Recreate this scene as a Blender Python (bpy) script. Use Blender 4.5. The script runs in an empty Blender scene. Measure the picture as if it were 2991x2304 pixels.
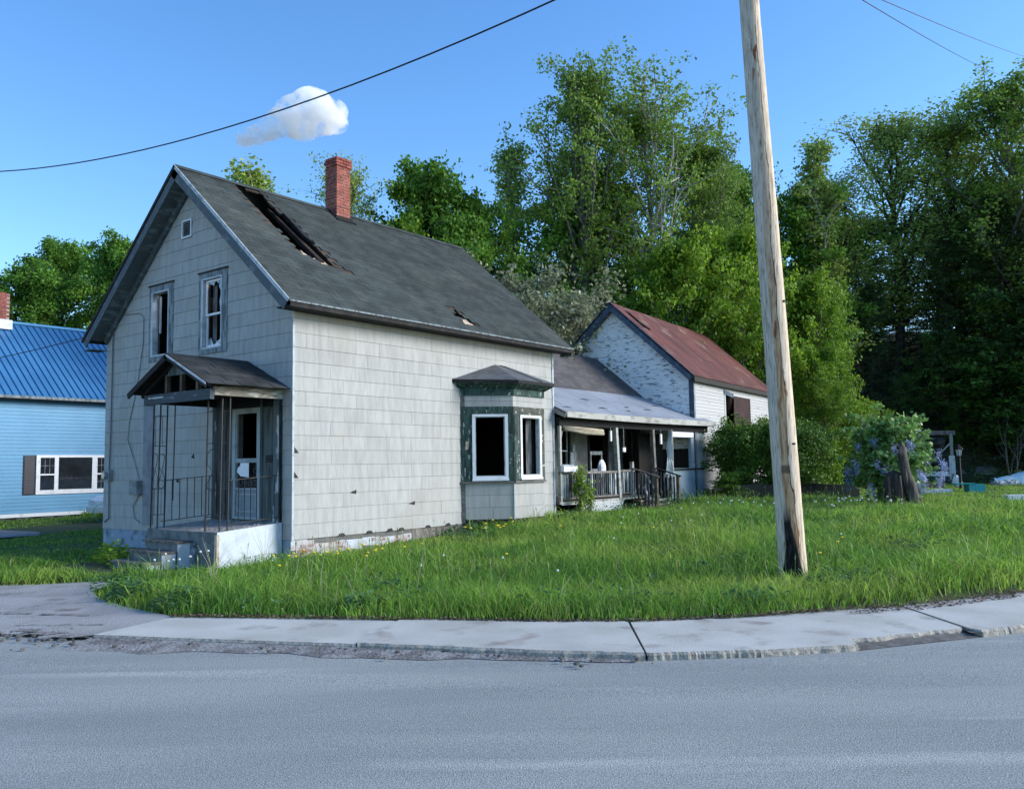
import bpy, math, random
import numpy as np
from mathutils import Matrix, Vector
random.seed(7)
RS = np.random.RandomState(11)
sc = bpy.context.scene
COL = sc.collection

# ------------------------------------------------------------------ camera, world, sun, exposure
cam = bpy.data.objects.new('camera', bpy.data.cameras.new('camera'))
COL.objects.link(cam)
CAM = Vector((-9.728, -12.544, 1.75))
yaw, pitch, roll = 0.65926274, 0.08240793, -0.01517084
f_ = Vector((math.cos(yaw)*math.cos(pitch), math.sin(yaw)*math.cos(pitch), math.sin(pitch)))
r_ = Vector((math.sin(yaw), -math.cos(yaw), 0))
u_ = r_.cross(f_)
r2 = r_*math.cos(roll)+u_*math.sin(roll)
u2 = -r_*math.sin(roll)+u_*math.cos(roll)
m = Matrix((r2, u2, -f_)).transposed().to_4x4()
m.translation = CAM
cam.matrix_world = m
cam.data.sensor_width = 36
cam.data.lens = 2501.3/2991*36
cam.data.clip_start = 0.1
cam.data.clip_end = 6000
sc.camera = cam

SUN_DIR = Vector((0.62, -0.80, 0.46)).normalized()        # towards the light
elev = math.asin(SUN_DIR.z)
wd = bpy.data.worlds.new('World'); sc.world = wd; wd.use_nodes = True
nt = wd.node_tree; nt.nodes.clear()
sky = nt.nodes.new('ShaderNodeTexSky'); sky.sky_type = 'NISHITA'; sky.sun_disc = False
sky.sun_elevation = elev
sky.sun_rotation = math.atan2(SUN_DIR.x, SUN_DIR.y)
sky.altitude = 0; sky.air_density = 1.0; sky.dust_density = 0.2; sky.ozone_density = 3.0
bg = nt.nodes.new('ShaderNodeBackground'); bg.inputs['Strength'].default_value = 0.09
wo = nt.nodes.new('ShaderNodeOutputWorld')
hs = nt.nodes.new('ShaderNodeHueSaturation'); hs.inputs['Saturation'].default_value = 1.2; hs.inputs['Value'].default_value = .90; hs.inputs['Hue'].default_value = .504
nt.links.new(sky.outputs[0], hs.inputs['Color']); nt.links.new(hs.outputs[0], bg.inputs[0]); nt.links.new(bg.outputs[0], wo.inputs[0])
sl = bpy.data.lights.new('sun', 'SUN'); sl.energy = 1.5; sl.angle = math.radians(28); sl.color = (1, .955, .88)
so = bpy.data.objects.new('sun', sl); COL.objects.link(so)
so.rotation_euler = SUN_DIR.to_track_quat('Z', 'Y').to_euler(); so.location = (0, -20, 30)
sc.view_settings.view_transform = 'Standard'; sc.view_settings.look = 'None'
sc.view_settings.gamma = 1; sc.view_settings.use_curve_mapping = False
sc.view_settings.exposure = 1.9
sc.render.engine = 'CYCLES'
sc.cycles.max_bounces = 6; sc.cycles.diffuse_bounces = 3; sc.cycles.glossy_bounces = 2
sc.cycles.transmission_bounces = 4; sc.cycles.transparent_max_bounces = 8; sc.cycles.volume_bounces = 10
sc.cycles.use_denoising = True

# ------------------------------------------------------------------ materials
def lk(nt, a, b): nt.links.new(a, b)
def mat(name, c1, c2=None, scale=3., stretch=(1, 1, 1), thr=(.4, .6), rough=.8, rnd=0., fine=(40., .12), bump=(0., 0.), fst=None,
        spec=.25, metal=0., c3=None, s3=8., st3=(1, 1, 1), t3=(.6, .65), rot=0., island=0., trans=0., detail=4., space='world', straw=None):
    M = bpy.data.materials.new(name); M.use_nodes = True
    nt = M.node_tree; N = nt.nodes; N.clear()
    out = N.new('ShaderNodeOutputMaterial'); bs = N.new('ShaderNodeBsdfPrincipled')
    bs.inputs['Roughness'].default_value = rough; bs.inputs['Metallic'].default_value = metal
    bs.inputs['Specular IOR Level'].default_value = spec
    if space == 'world': pos = N.new('ShaderNodeNewGeometry').outputs['Position']
    else: pos = N.new('ShaderNodeTexCoord').outputs['Object']
    if rot:
        m0 = N.new('ShaderNodeMapping'); m0.inputs['Rotation'].default_value = (0, 0, rot); lk(nt, pos, m0.inputs[0]); pos = m0.outputs[0]
    def noise(sc_, st, det=detail):
        mp = N.new('ShaderNodeMapping'); mp.inputs['Scale'].default_value = st
        n = N.new('ShaderNodeTexNoise'); n.inputs['Scale'].default_value = sc_; n.inputs['Detail'].default_value = det
        lk(nt, pos, mp.inputs[0]); lk(nt, mp.outputs[0], n.inputs['Vector']); return n.outputs[0]
    def ramp(s, a, b, lo=0., hi=1.):
        mr = N.new('ShaderNodeMapRange'); mr.inputs[1].default_value = a; mr.inputs[2].default_value = b
        mr.inputs[3].default_value = lo; mr.inputs[4].default_value = hi; lk(nt, s, mr.inputs[0]); return mr.outputs[0]
    def mix(f, a, b, mode='MIX'):
        mx = N.new('ShaderNodeMix'); mx.data_type = 'RGBA'; mx.blend_type = mode
        for s, v in ((mx.inputs[0], f), (mx.inputs[6], a), (mx.inputs[7], b)):
            if isinstance(v, (int, float)): s.default_value = v
            elif isinstance(v, tuple): s.default_value = (*v[:3], 1)
            else: lk(nt, v, s)
        return mx.outputs[2]
    def scalecol(c, s):
        vm = N.new('ShaderNodeVectorMath'); vm.operation = 'SCALE'
        if isinstance(c, tuple): vm.inputs[0].default_value = c[:3]
        else: lk(nt, c, vm.inputs[0])
        lk(nt, s, vm.inputs['Scale']); return vm.outputs[0]
    col = tuple(c1)
    if c2 is not None: col = mix(ramp(noise(scale, stretch), *thr), col, tuple(c2))
    if c3 is not None: col = mix(ramp(noise(s3, st3), *t3), col, tuple(c3))
    if fine[1] > 0: col = scalecol(col, ramp(noise(fine[0], fst or stretch, 3.), .3, .7, 1-fine[1], 1+fine[1]))
    if rnd > 0:
        oi = N.new('ShaderNodeObjectInfo'); col = scalecol(col, ramp(oi.outputs['Random'], 0, 1, 1-rnd, 1+rnd))
    if island > 0:
        g = N.new('ShaderNodeNewGeometry'); col = scalecol(col, ramp(g.outputs['Random Per Island'], 0, 1, 1-island, 1+island))
    if straw:
        g2 = N.new('ShaderNodeNewGeometry'); col = mix(ramp(g2.outputs['Random Per Island'], 1-straw[0], 1-straw[0]+.01), col, straw[1])
    if isinstance(col, tuple): bs.inputs['Base Color'].default_value = (*col[:3], 1)
    else: lk(nt, col, bs.inputs['Base Color'])
    if bump[1] > 0:
        b = N.new('ShaderNodeBump'); b.inputs['Strength'].default_value = bump[1]; b.inputs['Distance'].default_value = .02
        lk(nt, noise(bump[0], fst or stretch), b.inputs['Height']); lk(nt, b.outputs[0], bs.inputs['Normal'])
    sh = bs.outputs[0]
    if trans > 0:
        tr = N.new('ShaderNodeBsdfTranslucent'); ms = N.new('ShaderNodeMixShader'); ms.inputs[0].default_value = trans
        if isinstance(col, tuple): tr.inputs[0].default_value = (*col[:3], 1)
        else: lk(nt, col, tr.inputs[0])
        lk(nt, sh, ms.inputs[1]); lk(nt, tr.outputs[0], ms.inputs[2]); sh = ms.outputs[0]
    lk(nt, sh, out.inputs[0])
    return M

V3 = (6, 6, .6)
M = {}
M['siding'] = mat('siding_shingle', (.378, .380, .362), (.318, .322, .314), scale=4, stretch=(2.2, 2.2, .35), thr=(.40, .66), rnd=.045, fine=(14, .05), c3=(.335, .325, .295), s3=.55, t3=(.56, .75), bump=(60, .15), rough=.85)
M['grey_trim'] = mat('weathered_grey_trim', (.22, .26, .28), (.10, .115, .12), scale=7, stretch=(2, 2, .5), thr=(.45, .6), rnd=.06, bump=(30, .3))
M['pale_trim'] = mat('pale_trim', (.42, .47, .50), (.22, .26, .28), scale=6, thr=(.5, .7), bump=(30, .2))
M['loose_grey'] = mat('loose_grey_board', (.25, .26, .28), (.17, .18, .20), scale=3, thr=(.45, .65))
M['gable_frame'] = mat('weathered_window_frame', (.46, .50, .53), (.28, .32, .34), scale=5, thr=(.5, .7), rough=.6)
M['rake_grey'] = mat('weathered_rake_board', (.085, .105, .12), (.15, .175, .19), scale=5, stretch=(1, 1, 1), thr=(.5, .7), bump=(30, .3))
M['white_frame'] = mat('white_window_frame', (.72, .74, .76), (.5, .52, .54), scale=4, thr=(.55, .8), fine=(20, .05), rough=.5)
M['soffit'] = mat('weathered_soffit', (.075, .095, .10), (.15, .19, .20), scale=2.5, stretch=(1, 3, 3), thr=(.5, .65), bump=(20, .3))
M['sheathing'] = mat('sheathing_behind_shingles', (.12, .12, .115), fine=(8, .2))
M['backing'] = mat('dark_backing', (.03, .028, .026), fine=(8, .3))
M['interior'] = mat('dark_interior', (.045, .04, .036), (.02, .018, .016), scale=1.2)
M['roof_tab'] = mat('asphalt_shingle', (.052, .064, .060), (.033, .041, .040), scale=2.2, thr=(.38, .66), rnd=.16, island=.16, fine=(90, .2), bump=(120, .5), rough=.95, c3=(.085, .095, .085), s3=.7, t3=(.55, .8))
M['roof_tab2'] = mat('wing_shingle', (.098, .092, .094), (.070, .066, .068), scale=2, thr=(.4, .65), rnd=.14, island=.14, fine=(90, .2), bump=(120, .4), rough=.95)
M['roof_tab3'] = mat('porch_shingle', (.040, .044, .046), (.024, .027, .028), scale=3, thr=(.4, .65), rnd=.2, fine=(90, .2), bump=(100, .6), rough=.95)
M['deck_board'] = mat('roof_boards', (.07, .05, .036), (.03, .022, .018), scale=6, stretch=(.5, 3, 3), rnd=.2)
M['rafter_dark'] = mat('shade_dark_rafter', (.022, .016, .013), (.045, .03, .022), scale=6, rnd=.2)  # rafter colour blackened to put the darkness of the roof hole into it
M['tar'] = mat('tar_paper', (.012, .012, .012), fine=(10, .3))
M['insul'] = mat('torn_insulation', (.50, .42, .32), (.25, .17, .12), scale=9, thr=(.45, .65), bump=(30, .8))
M['brick'] = mat('chimney_brick', (.31, .085, .062), (.20, .055, .042), scale=9, rnd=.25, fine=(60, .2), bump=(60, .5), c3=(.36, .22, .17), s3=10, t3=(.62, .75))
M['brick_old'] = mat('limewashed_brick', (.27, .13, .105), (.42, .39, .38), scale=6, thr=(.38, .52), rnd=.2, bump=(40, .6))
M['mortar'] = mat('mortar', (.44, .36, .31), (.30, .24, .21), scale=10, bump=(50, .5))
M['conc_white'] = mat('painted_concrete', (.50, .55, .60), (.33, .35, .36), scale=2.2, thr=(.5, .72), bump=(12, .5), c3=(.36, .30, .22), s3=3.5, t3=(.66, .78))
M['conc_blue'] = mat('blue_grey_plaster', (.24, .31, .40), (.10, .12, .13), scale=4, thr=(.5, .68), bump=(12, .8), c3=(.34, .40, .46), s3=7, t3=(.58, .68))
M['plaster'] = mat('flaking_plaster', (.44, .47, .50), (.33, .33, .32), scale=4, thr=(.45, .65), bump=(14, .8), c3=(.26, .24, .22), s3=9, t3=(.63, .70))
M['conc_dark'] = mat('dark_concrete', (.16, .18, .19), (.09, .10, .10), scale=5, thr=(.45, .65), bump=(12, .6), rnd=.1)
M['slab_top'] = mat('porch_floor', (.30, .29, .28), (.18, .17, .16), scale=6, thr=(.5, .65), bump=(10, .5))
M['black_wood'] = mat('near_black_wood', (.012, .012, .013), (.030, .028, .026), scale=6, thr=(.5, .7), bump=(20, .5))
M['beam_blue'] = mat('beam_paint', (.055, .07, .085), (.13, .15, .17), scale=4, stretch=(4, 1, 3), thr=(.55, .68), bump=(20, .4))
M['peel'] = mat('peeled_board', (.20, .18, .15), (.42, .41, .38), scale=7, stretch=(.6, 2, 3), thr=(.48, .6), c3=(.05, .045, .04), s3=9, st3=(.5, 2, 4), t3=(.58, .66), bump=(25, .6))
M['peel_post'] = mat('peeled_post', (.11, .13, .14), (.50, .53, .55), scale=2.5, stretch=(2, 2, .8), thr=(.55, .6), bump=(20, .4))
M['door_grey'] = mat('storm_door', (.30, .35, .38), (.20, .24, .26), scale=3, thr=(.5, .7), rough=.6)
M['door_panel'] = mat('door_panel', (.20, .24, .27), (.13, .16, .18), scale=3, thr=(.5, .7), rough=.6)
M['green_panel'] = mat('green_grey_board', (.10, .13, .135), (.05, .06, .062), scale=4, stretch=(3, 3, .4), thr=(.45, .62), rnd=.12, bump=(20, .4))
M['dark_plank'] = mat('weathered_plank', (.085, .09, .09), (.035, .035, .035), scale=4, stretch=(4, 4, .35), thr=(.42, .6), rnd=.2, c3=(.28, .29, .29), s3=6, st3=(2, 2, .5), t3=(.64, .7), bump=(20, .5))
M['iron'] = mat('wrought_iron', (.016, .017, .020), (.05, .04, .036), scale=20, thr=(.6, .75), rough=.6, spec=.4)
M['iron_grey'] = mat('painted_iron', (.12, .13, .15), (.06, .055, .05), scale=16, thr=(.5, .7), rough=.6)
M['green_peel'] = mat('green_peeling_paint', (.042, .085, .072), (.018, .034, .030), scale=5, stretch=(3, 3, .6), thr=(.42, .6), c3=(.26, .33, .31), s3=6, st3=(2.4, 2.4, .8), t3=(.61, .65), bump=(22, .6), fine=(30, .2))
M['brown_peel'] = mat('brown_green_peeling', (.09, .085, .07), (.045, .06, .052), scale=6, thr=(.45, .6), c3=(.35, .37, .36), s3=9, t3=(.6, .64), bump=(22, .6))
M['wood_sill'] = mat('grey_sill', (.16, .16, .15), (.09, .09, .085), scale=8, stretch=(.5, .5, 3), bump=(25, .5))
M['glass'] = mat('window_glass', (.02, .025, .03), fine=(3, .3), rough=.08, spec=.8)
M['shard'] = mat('broken_glass', (.30, .35, .38), (.12, .15, .17), scale=20, rough=.15, spec=.8)
M['curtain'] = mat('old_curtain', (.22, .22, .22), (.10, .10, .10), scale=14, stretch=(1, 1, .2), thr=(.4, .6))
M['paper'] = mat('paper_notice', (.80, .82, .88), fine=(5, .03))
M['gray_metal'] = mat('grey_metal_box', (.22, .25, .27), (.14, .15, .16), scale=6, rough=.6, spec=.4)
M['cable'] = mat('black_cable', (.018, .018, .020), rough=.6)
M['cable_grey'] = mat('grey_cable', (.13, .15, .17), rough=.7)
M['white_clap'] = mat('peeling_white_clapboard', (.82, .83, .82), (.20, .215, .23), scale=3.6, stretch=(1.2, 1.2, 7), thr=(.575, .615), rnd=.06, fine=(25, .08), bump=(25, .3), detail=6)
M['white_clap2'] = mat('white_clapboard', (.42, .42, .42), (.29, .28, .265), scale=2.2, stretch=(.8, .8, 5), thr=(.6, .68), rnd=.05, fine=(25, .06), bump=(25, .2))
M['barn_trim'] = mat('dark_blue_grey_trim', (.060, .085, .12), (.12, .15, .19), scale=6, thr=(.5, .66), bump=(20, .3))
M['red_metal'] = mat('rusty_red_roof', (.125, .042, .036), (.080, .030, .028), scale=.9, thr=(.4, .65), rough=.6, rnd=.10, c3=(.20, .13, .10), s3=1.1, st3=(1, 1, 1.6), t3=(.58, .72), fine=(12, .15))
M['barn_door'] = mat('dark_red_barn_door', (.045, .018, .018), (.025, .012, .013), scale=3, rnd=.2)
M['porch_metal'] = mat('silver_porch_roofing', (.26, .285, .325), (.20, .22, .26), scale=1.0, thr=(.4, .65), rnd=.06, rough=.6, c3=(.12, .13, .14), s3=3.0, st3=(1, 3.5, 1), t3=(.66, .70), fine=(30, .08), bump=(5, .4))
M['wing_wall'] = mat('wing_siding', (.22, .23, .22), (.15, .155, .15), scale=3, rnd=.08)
M['fascia'] = mat('peeled_white_fascia', (.38, .38, .35), (.22, .21, .19), scale=4, stretch=(1, 1, 3), thr=(.5, .68), rnd=.1, bump=(20, .5))
M['grey_wood'] = mat('grey_deck_wood', (.20, .18, .16), (.10, .09, .08), scale=6, stretch=(2, 2, .6), rnd=.2, bump=(25, .4))
M['brown_wood'] = mat('brown_stair_wood', (.13, .095, .07), (.07, .055, .045), scale=6, rnd=.2, bump=(25, .4))
M['dark_baluster'] = mat('dark_peeled_baluster', (.035, .042, .048), (.19, .23, .24), scale=3, stretch=(5, 5, .8), thr=(.56, .62), rnd=.3)
M['pale_baluster'] = mat('pale_baluster', (.34, .38, .39), (.16, .18, .18), scale=4, thr=(.5, .62), rnd=.3)
M['lattice'] = mat('white_lattice', (.66, .67, .66), (.4, .4, .38), scale=6, thr=(.55, .7))
M['white'] = mat('white_paint', (.74, .76, .78), (.55, .56, .57), scale=5, thr=(.55, .7))
M['cloth_white'] = mat('pale_torn_cloth', (.50, .56, .57), (.34, .40, .42), scale=6, stretch=(1, 1, .4), trans=.25)
M['canvas'] = mat('rolled_canvas', (.36, .33, .25), (.22, .19, .14), scale=5, stretch=(.5, .5, 4), thr=(.4, .6), bump=(10, .6))
M['teal_panel'] = mat('pale_teal_panel', (.30, .38, .43), (.22, .31, .33), scale=1.5, thr=(.45, .65))
M['blue_siding'] = mat('sky_blue_siding', (.125, .32, .50), (.115, .30, .47), scale=1.5, rnd=.02, fine=(10, .03), rough=.5)
M['blue_roof'] = mat('blue_metal_roof', (.045, .165, .33), (.036, .14, .29), scale=1.0, rnd=.02, fine=(6, .04), rough=.4, spec=.4)
M['blue_rib'] = mat('blue_metal_rib', (.018, .085, .24), rough=.4, spec=.4)
M['shutter'] = mat('dark_shutter', (.035, .038, .048), rough=.5)
M['stone'] = mat('fieldstone', (.10, .095, .085), (.05, .05, .05), scale=5, rnd=.35, bump=(10, .8))
M['dark_soil'] = mat('crack_soil', (.085, .08, .072), (.14, .135, .12), scale=10)
M['road'] = mat('worn_asphalt', (.292, .308, .290), (.228, .240, .232), scale=1.1, stretch=(.22, 1.3, 1), thr=(.36, .66), rot=math.radians(52.2), rough=.75, fine=(95, .45), fst=(1, 1, 1), bump=(110, .5), spec=.35, c3=(.36, .375, .352), s3=1.4, st3=(.12, 1.2, 1), t3=(.60, .72), detail=5)
M['apron'] = mat('cracked_driveway_asphalt', (.33, .32, .31), (.25, .24, .23), scale=1.6, thr=(.42, .66), fine=(60, .18), bump=(60, .6), c3=(.16, .13, .11), s3=1.3, t3=(.58, .68), detail=6)
M['shoulder'] = mat('broken_shoulder_asphalt', (.25, .245, .235), (.15, .14, .13), scale=5, thr=(.42, .6), fine=(30, .3), bump=(30, 1.), detail=7)
M['sidewalk'] = mat('sidewalk_concrete', (.46, .455, .42), (.38, .372, .34), scale=1.2, thr=(.4, .65), fine=(60, .08), bump=(80, .3), rnd=.04, c3=(.26, .24, .21), s3=2.6, t3=(.58, .74), detail=6)
M['curb'] = mat('crumbled_curb', (.36, .34, .29), (.22, .20, .165), scale=26, thr=(.40, .62), bump=(60, .6))
M['drive'] = mat('gravel_drive', (.22, .22, .23), (.16, .16, .165), scale=1.2, fine=(30, .15))
M['ground'] = mat('turf_soil', (.045, .062, .018), (.075, .055, .032), scale=1.3, thr=(.5, .68), fine=(20, .3), bump=(12, .8))
M['litter'] = mat('forest_floor', (.075, .062, .042), (.045, .05, .026), scale=1.2, thr=(.4, .6), fine=(9, .4), bump=(4, 1.), c3=(.09, .085, .075), s3=1.9, t3=(.62, .68))
M['dirt'] = mat('dead_leaf_strip', (.085, .05, .036), (.19, .14, .10), scale=9, thr=(.45, .6), fine=(40, .3), island=.35, bump=(20, .8))
M['rock'] = mat('grey_rock', (.13, .13, .125), (.075, .075, .072), scale=2, rnd=.25, bump=(5, 1.))
M['grass'] = mat('grass_blades', (.215, .375, .052), (.125, .27, .040), scale=.7, thr=(.4, .62), island=.5, trans=.45, fine=(3, .12), c3=(.29, .40, .070), s3=.45, t3=(.48, .70), rough=.6, spec=.3, straw=(.03, (.40, .36, .17)))
M['grass_dry'] = mat('dry_stalk', (.42, .38, .26), rough=.8)
M['seedhead'] = mat('grass_seedheads', (.20, .22, .10), (.15, .24, .06), scale=2)
M['weed'] = mat('broad_weed', (.075, .17, .065), (.055, .13, .045), scale=5, island=.3, trans=.25)
M['yellow'] = mat('dandelion_yellow', (.72, .55, .03))
M['seed'] = mat('dandelion_seed_white', (.62, .64, .60))
M['stem'] = mat('flower_stem', (.10, .16, .05))
M['bark_grey'] = mat('grey_bark', (.16, .15, .135), (.09, .085, .075), scale=4, stretch=(3, 3, .7), bump=(10, .8))
M['bark_pale'] = mat('pale_birch_bark', (.36, .36, .34), (.12, .11, .10), scale=3, stretch=(1, 1, 4), thr=(.58, .66), bump=(10, .5))
M['bark_dark'] = mat('dark_bark', (.045, .038, .032), (.025, .022, .02), scale=4, stretch=(3, 3, .7), bump=(10, .8))
def leafmat(n, a, b, t=.4, isl=.35, c3=None, t3=(.6, .7)): return mat(n, a, b, scale=.45, thr=(.4, .62), island=isl, trans=t, fine=(1.6, .15), rnd=.08, rough=.6, spec=.3, c3=c3, s3=6, t3=t3)
M['leaf_poplar'] = leafmat('poplar_leaves', (0.151, 0.252, 0.047), (0.191, 0.312, 0.042))
M['leaf_maple'] = leafmat('maple_leaves', (0.092, 0.217, 0.026), (0.146, 0.292, 0.032))
M['leaf_lime'] = leafmat('yellow_green_leaves', (0.202, 0.330, 0.024), (0.144, 0.265, 0.024))
M['leaf_hemlock'] = leafmat('hemlock_needles', (0.042, 0.080, 0.024), (0.062, 0.115, 0.030), t=.1)  # needle colour darkened for the shade these trees stand in
M['leaf_pale'] = leafmat('pale_spring_leaves', (0.231, 0.347, 0.091), (0.301, 0.394, 0.072))
M['leaf_dark'] = leafmat('understory_leaves', (0.060, 0.143, 0.026), (0.098, 0.208, 0.031), t=.25)
M['leaf_sap'] = leafmat('sapling_leaves', (.085, .185, .022), (.060, .14, .018))
M['leaf_bloss'] = leafmat('blossom_leaves', (.17, .20, .10), (.24, .27, .16), c3=(.46, .47, .38), t3=(.57, .63)) if True else leafmat('blossom_leaves', (0.169, 0.215, 0.111), (0.390, 0.416, 0.299), c3=(0.600, 0.600, 0.520), t3=(.52, .60))
M['leaf_lilac'] = leafmat('lilac_leaves', (.18, .32, .08), (.12, .24, .06), t=.3, c3=(.34, .44, .20), t3=(.58, .62)) if True else leafmat('lilac_leaves', (0.114, 0.254, 0.096), (0.079, 0.193, 0.079), t=.3)  # pale third tone paints highlights into the leaf colour
M['lilac_flower'] = leafmat('lilac_flowers', (.24, .30, .50), (.34, .39, .58), t=.3, isl=.2)
M['leaf_hedge'] = leafmat('hedge_leaves', (0.060, 0.135, 0.017), (0.121, 0.212, 0.022), t=.2)
M['teal'] = mat('teal_plastic', (.02, .26, .28), rough=.5)
M['tarp_blue'] = mat('blue_tarp', (.12, .30, .46), (.20, .36, .46), scale=3, rough=.4, spec=.5)
M['blackp'] = mat('black_plastic', (.012, .012, .014), rough=.5)
M['car_dark'] = mat('dark_car_paint', (.010, .011, .014), rough=.3, spec=.5)
M['car_white'] = mat('white_car_paint', (.62, .65, .68), rough=.3, spec=.5)
M['rubber'] = mat('rubber', (.015, .015, .015), rough=.9)
M['chrome'] = mat('worn_chrome', (.5, .52, .55), rough=.3, metal=.8)
M['lamp_glass'] = mat('lantern_glass', (.55, .58, .58), rough=.2, spec=.6)
M['stumpw'] = mat('grey_stump_wood', (.12, .10, .085), (.045, .038, .033), scale=5, stretch=(3, 3, .5), thr=(.4, .6), bump=(12, 1.), c3=(.27, .17, .12), s3=2.5, t3=(.64, .72))
M['hollow'] = mat('rotten_hollow_wood', (.018, .014, .012), (.05, .04, .033), scale=5, stretch=(3, 3, .6), bump=(12, 1.))
M['hose'] = mat('green_hose', (.12, .30, .22), rough=.5)

# ------------------------------------------------------------------ object helpers
ABS = {}
def link(o, parent=None, loc=(0, 0, 0)):
    COL.objects.link(o)
    loc = Vector(loc)
    if parent is not None:
        o.parent = parent; o.location = loc-ABS[parent.name]
    else: o.location = loc
    ABS[o.name] = loc
    return o
def tag(o, label=None, cat=None, group=None, kind=None):
    for k, v in (('label', label), ('category', cat), ('group', group), ('kind', kind)):
        if v: o[k] = v
    return o
def thing(name, label, cat, loc=(0, 0, 0), rz=0, group=None):
    o = bpy.data.objects.new(name, None); COL.objects.link(o); o.location = loc; o.rotation_euler = (0, 0, rz)
    o.empty_display_size = .3
    ABS[o.name] = Vector(loc) if rz == 0 else Vector((0, 0, 0))
    return tag(o, label, cat, group)
def setmat(me, mm):
    for k in (mm if isinstance(mm, (list, tuple)) else [mm]): me.materials.append(M[k] if isinstance(k, str) else k)
def np_mesh(name, v, f, mm, smooth=False):
    me = bpy.data.meshes.new(name); v = np.asarray(v, np.float32); f = np.asarray(f, np.int32)
    k = f.shape[1]; me.vertices.add(len(v)); me.vertices.foreach_set('co', v.ravel())
    me.loops.add(f.size); me.loops.foreach_set('vertex_index', f.ravel())
    me.polygons.add(len(f)); me.polygons.foreach_set('loop_start', np.arange(0, f.size, k, dtype=np.int32))
    me.polygons.foreach_set('loop_total', np.full(len(f), k, np.int32))
    if smooth: me.polygons.foreach_set('use_smooth', np.ones(len(f), bool))
    me.update(calc_edges=True); setmat(me, mm); return me
class MB:
    def __init__(s): s.v = []; s.f = []; s.mi = []; s.cur = 0
    def add(s, vs, fs):
        b = len(s.v); s.v += [tuple(x) for x in vs]; s.f += [tuple(b+i for i in f) for f in fs]; s.mi += [s.cur]*len(fs); return s
    def box(s, x0, x1, y0, y1, z0, z1):
        return s.add([(x0, y0, z0), (x1, y0, z0), (x1, y1, z0), (x0, y1, z0), (x0, y0, z1), (x1, y0, z1), (x1, y1, z1), (x0, y1, z1)],
                     [(0, 3, 2, 1), (4, 5, 6, 7), (0, 1, 5, 4), (1, 2, 6, 5), (2, 3, 7, 6), (3, 0, 4, 7)])
    def bar(s, a, b, w, h=None, up=(0, 0, 1)):
        a = Vector(a); b = Vector(b); h = h or w; d = (b-a).normalized(); u = Vector(up)
        if abs(d.dot(u)) > .97: u = Vector((1, 0, 0))
        r = d.cross(u).normalized()*w/2; q = r.cross(d).normalized()*h/2
        P = [a-r-q, a+r-q, a+r+q, a-r+q, b-r-q, b+r-q, b+r+q, b-r+q]
        return s.add(P, [(0, 1, 2, 3), (7, 6, 5, 4), (0, 4, 5, 1), (1, 5, 6, 2), (2, 6, 7, 3), (3, 7, 4, 0)])
    def tube(s, pts, rad, n=8, cap=True):
        pts = [Vector(p) for p in pts]; k = len(pts)
        if not hasattr(rad, '__len__'): rad = [rad]*k
        rings = []; ref = None
        for i, p in enumerate(pts):
            d = (pts[min(i+1, k-1)]-pts[max(i-1, 0)]).normalized()
            if ref is None: ref = Vector((0, 0, 1)) if abs(d.z) < .9 else Vector((1, 0, 0))
            r = (ref-d*ref.dot(d)).normalized(); q = d.cross(r); ref = r
            rings.append([p+(r*math.cos(a)+q*math.sin(a))*rad[i] for a in [2*math.pi*j/n for j in range(n)]])
        vs = [v for r in rings for v in r]
        fs = [(i*n+j, i*n+(j+1) % n, (i+1)*n+(j+1) % n, (i+1)*n+j) for i in range(k-1) for j in range(n)]
        if cap: fs += [tuple(range(n-1, -1, -1)), tuple((k-1)*n+j for j in range(n))]
        return s.add(vs, fs)
    def prism(s, F, poly, t0, t1, tilt=0.):
        O, U, V, N = F; vm = max(p[1] for p in poly); k = len(poly)
        A = [O+U*p[0]+V*p[1]+N*t0 for p in poly]; B = [O+U*p[0]+V*p[1]+N*(t1+tilt*(vm-p[1])) for p in poly]
        return s.add(A+B, [tuple(range(k-1, -1, -1)), tuple(range(k, 2*k))]+[(i, (i+1) % k, k+(i+1) % k, k+i) for i in range(k)])
    def ball(s, c, r, n=8, m_=6, sq=(1, 1, 1), jit=0.):
        c = Vector(c); vs = [c+Vector((0, 0, -r*sq[2]))]
        for i in range(1, m_):
            th = math.pi*i/m_-math.pi/2
            for j in range(n):
                a = 2*math.pi*j/n; k = r*(1+random.uniform(-jit, jit))
                vs.append(c+Vector((k*math.cos(th)*math.cos(a)*sq[0], k*math.cos(th)*math.sin(a)*sq[1], k*math.sin(th)*sq[2])))
        vs.append(c+Vector((0, 0, r*sq[2])))
        fs = [(0, 1+(j+1) % n, 1+j) for j in range(n)]
        for i in range(m_-2):
            fs += [(1+i*n+j, 1+i*n+(j+1) % n, 1+(i+1)*n+(j+1) % n, 1+(i+1)*n+j) for j in range(n)]
        t = len(vs)-1; fs += [(t, 1+(m_-2)*n+j, 1+(m_-2)*n+(j+1) % n) for j in range(n)]
        return s.add(vs, fs)
    def build(s, name, mm, parent=None, origin=(0, 0, 0), smooth=False):
        me = bpy.data.meshes.new(name); o_ = Vector(origin)
        me.from_pydata([Vector(v)-o_ for v in s.v], [], s.f); setmat(me, mm)
        if len(me.materials) > 1: me.polygons.foreach_set('material_index', s.mi)
        if smooth: me.polygons.foreach_set('use_smooth', [True]*len(me.polygons))
        me.update(); o = bpy.data.objects.new(name, me)
        return link(o, parent, origin)
def box(name, mm, parent, *b): return MB().box(*b).build(name, mm, parent, origin=((b[0]+b[1])/2, (b[2]+b[3])/2, b[4]))
def FR(O, U, V, N): return (Vector(O), Vector(U).normalized(), Vector(V).normalized(), Vector(N).normalized())
_cache = {}
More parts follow.
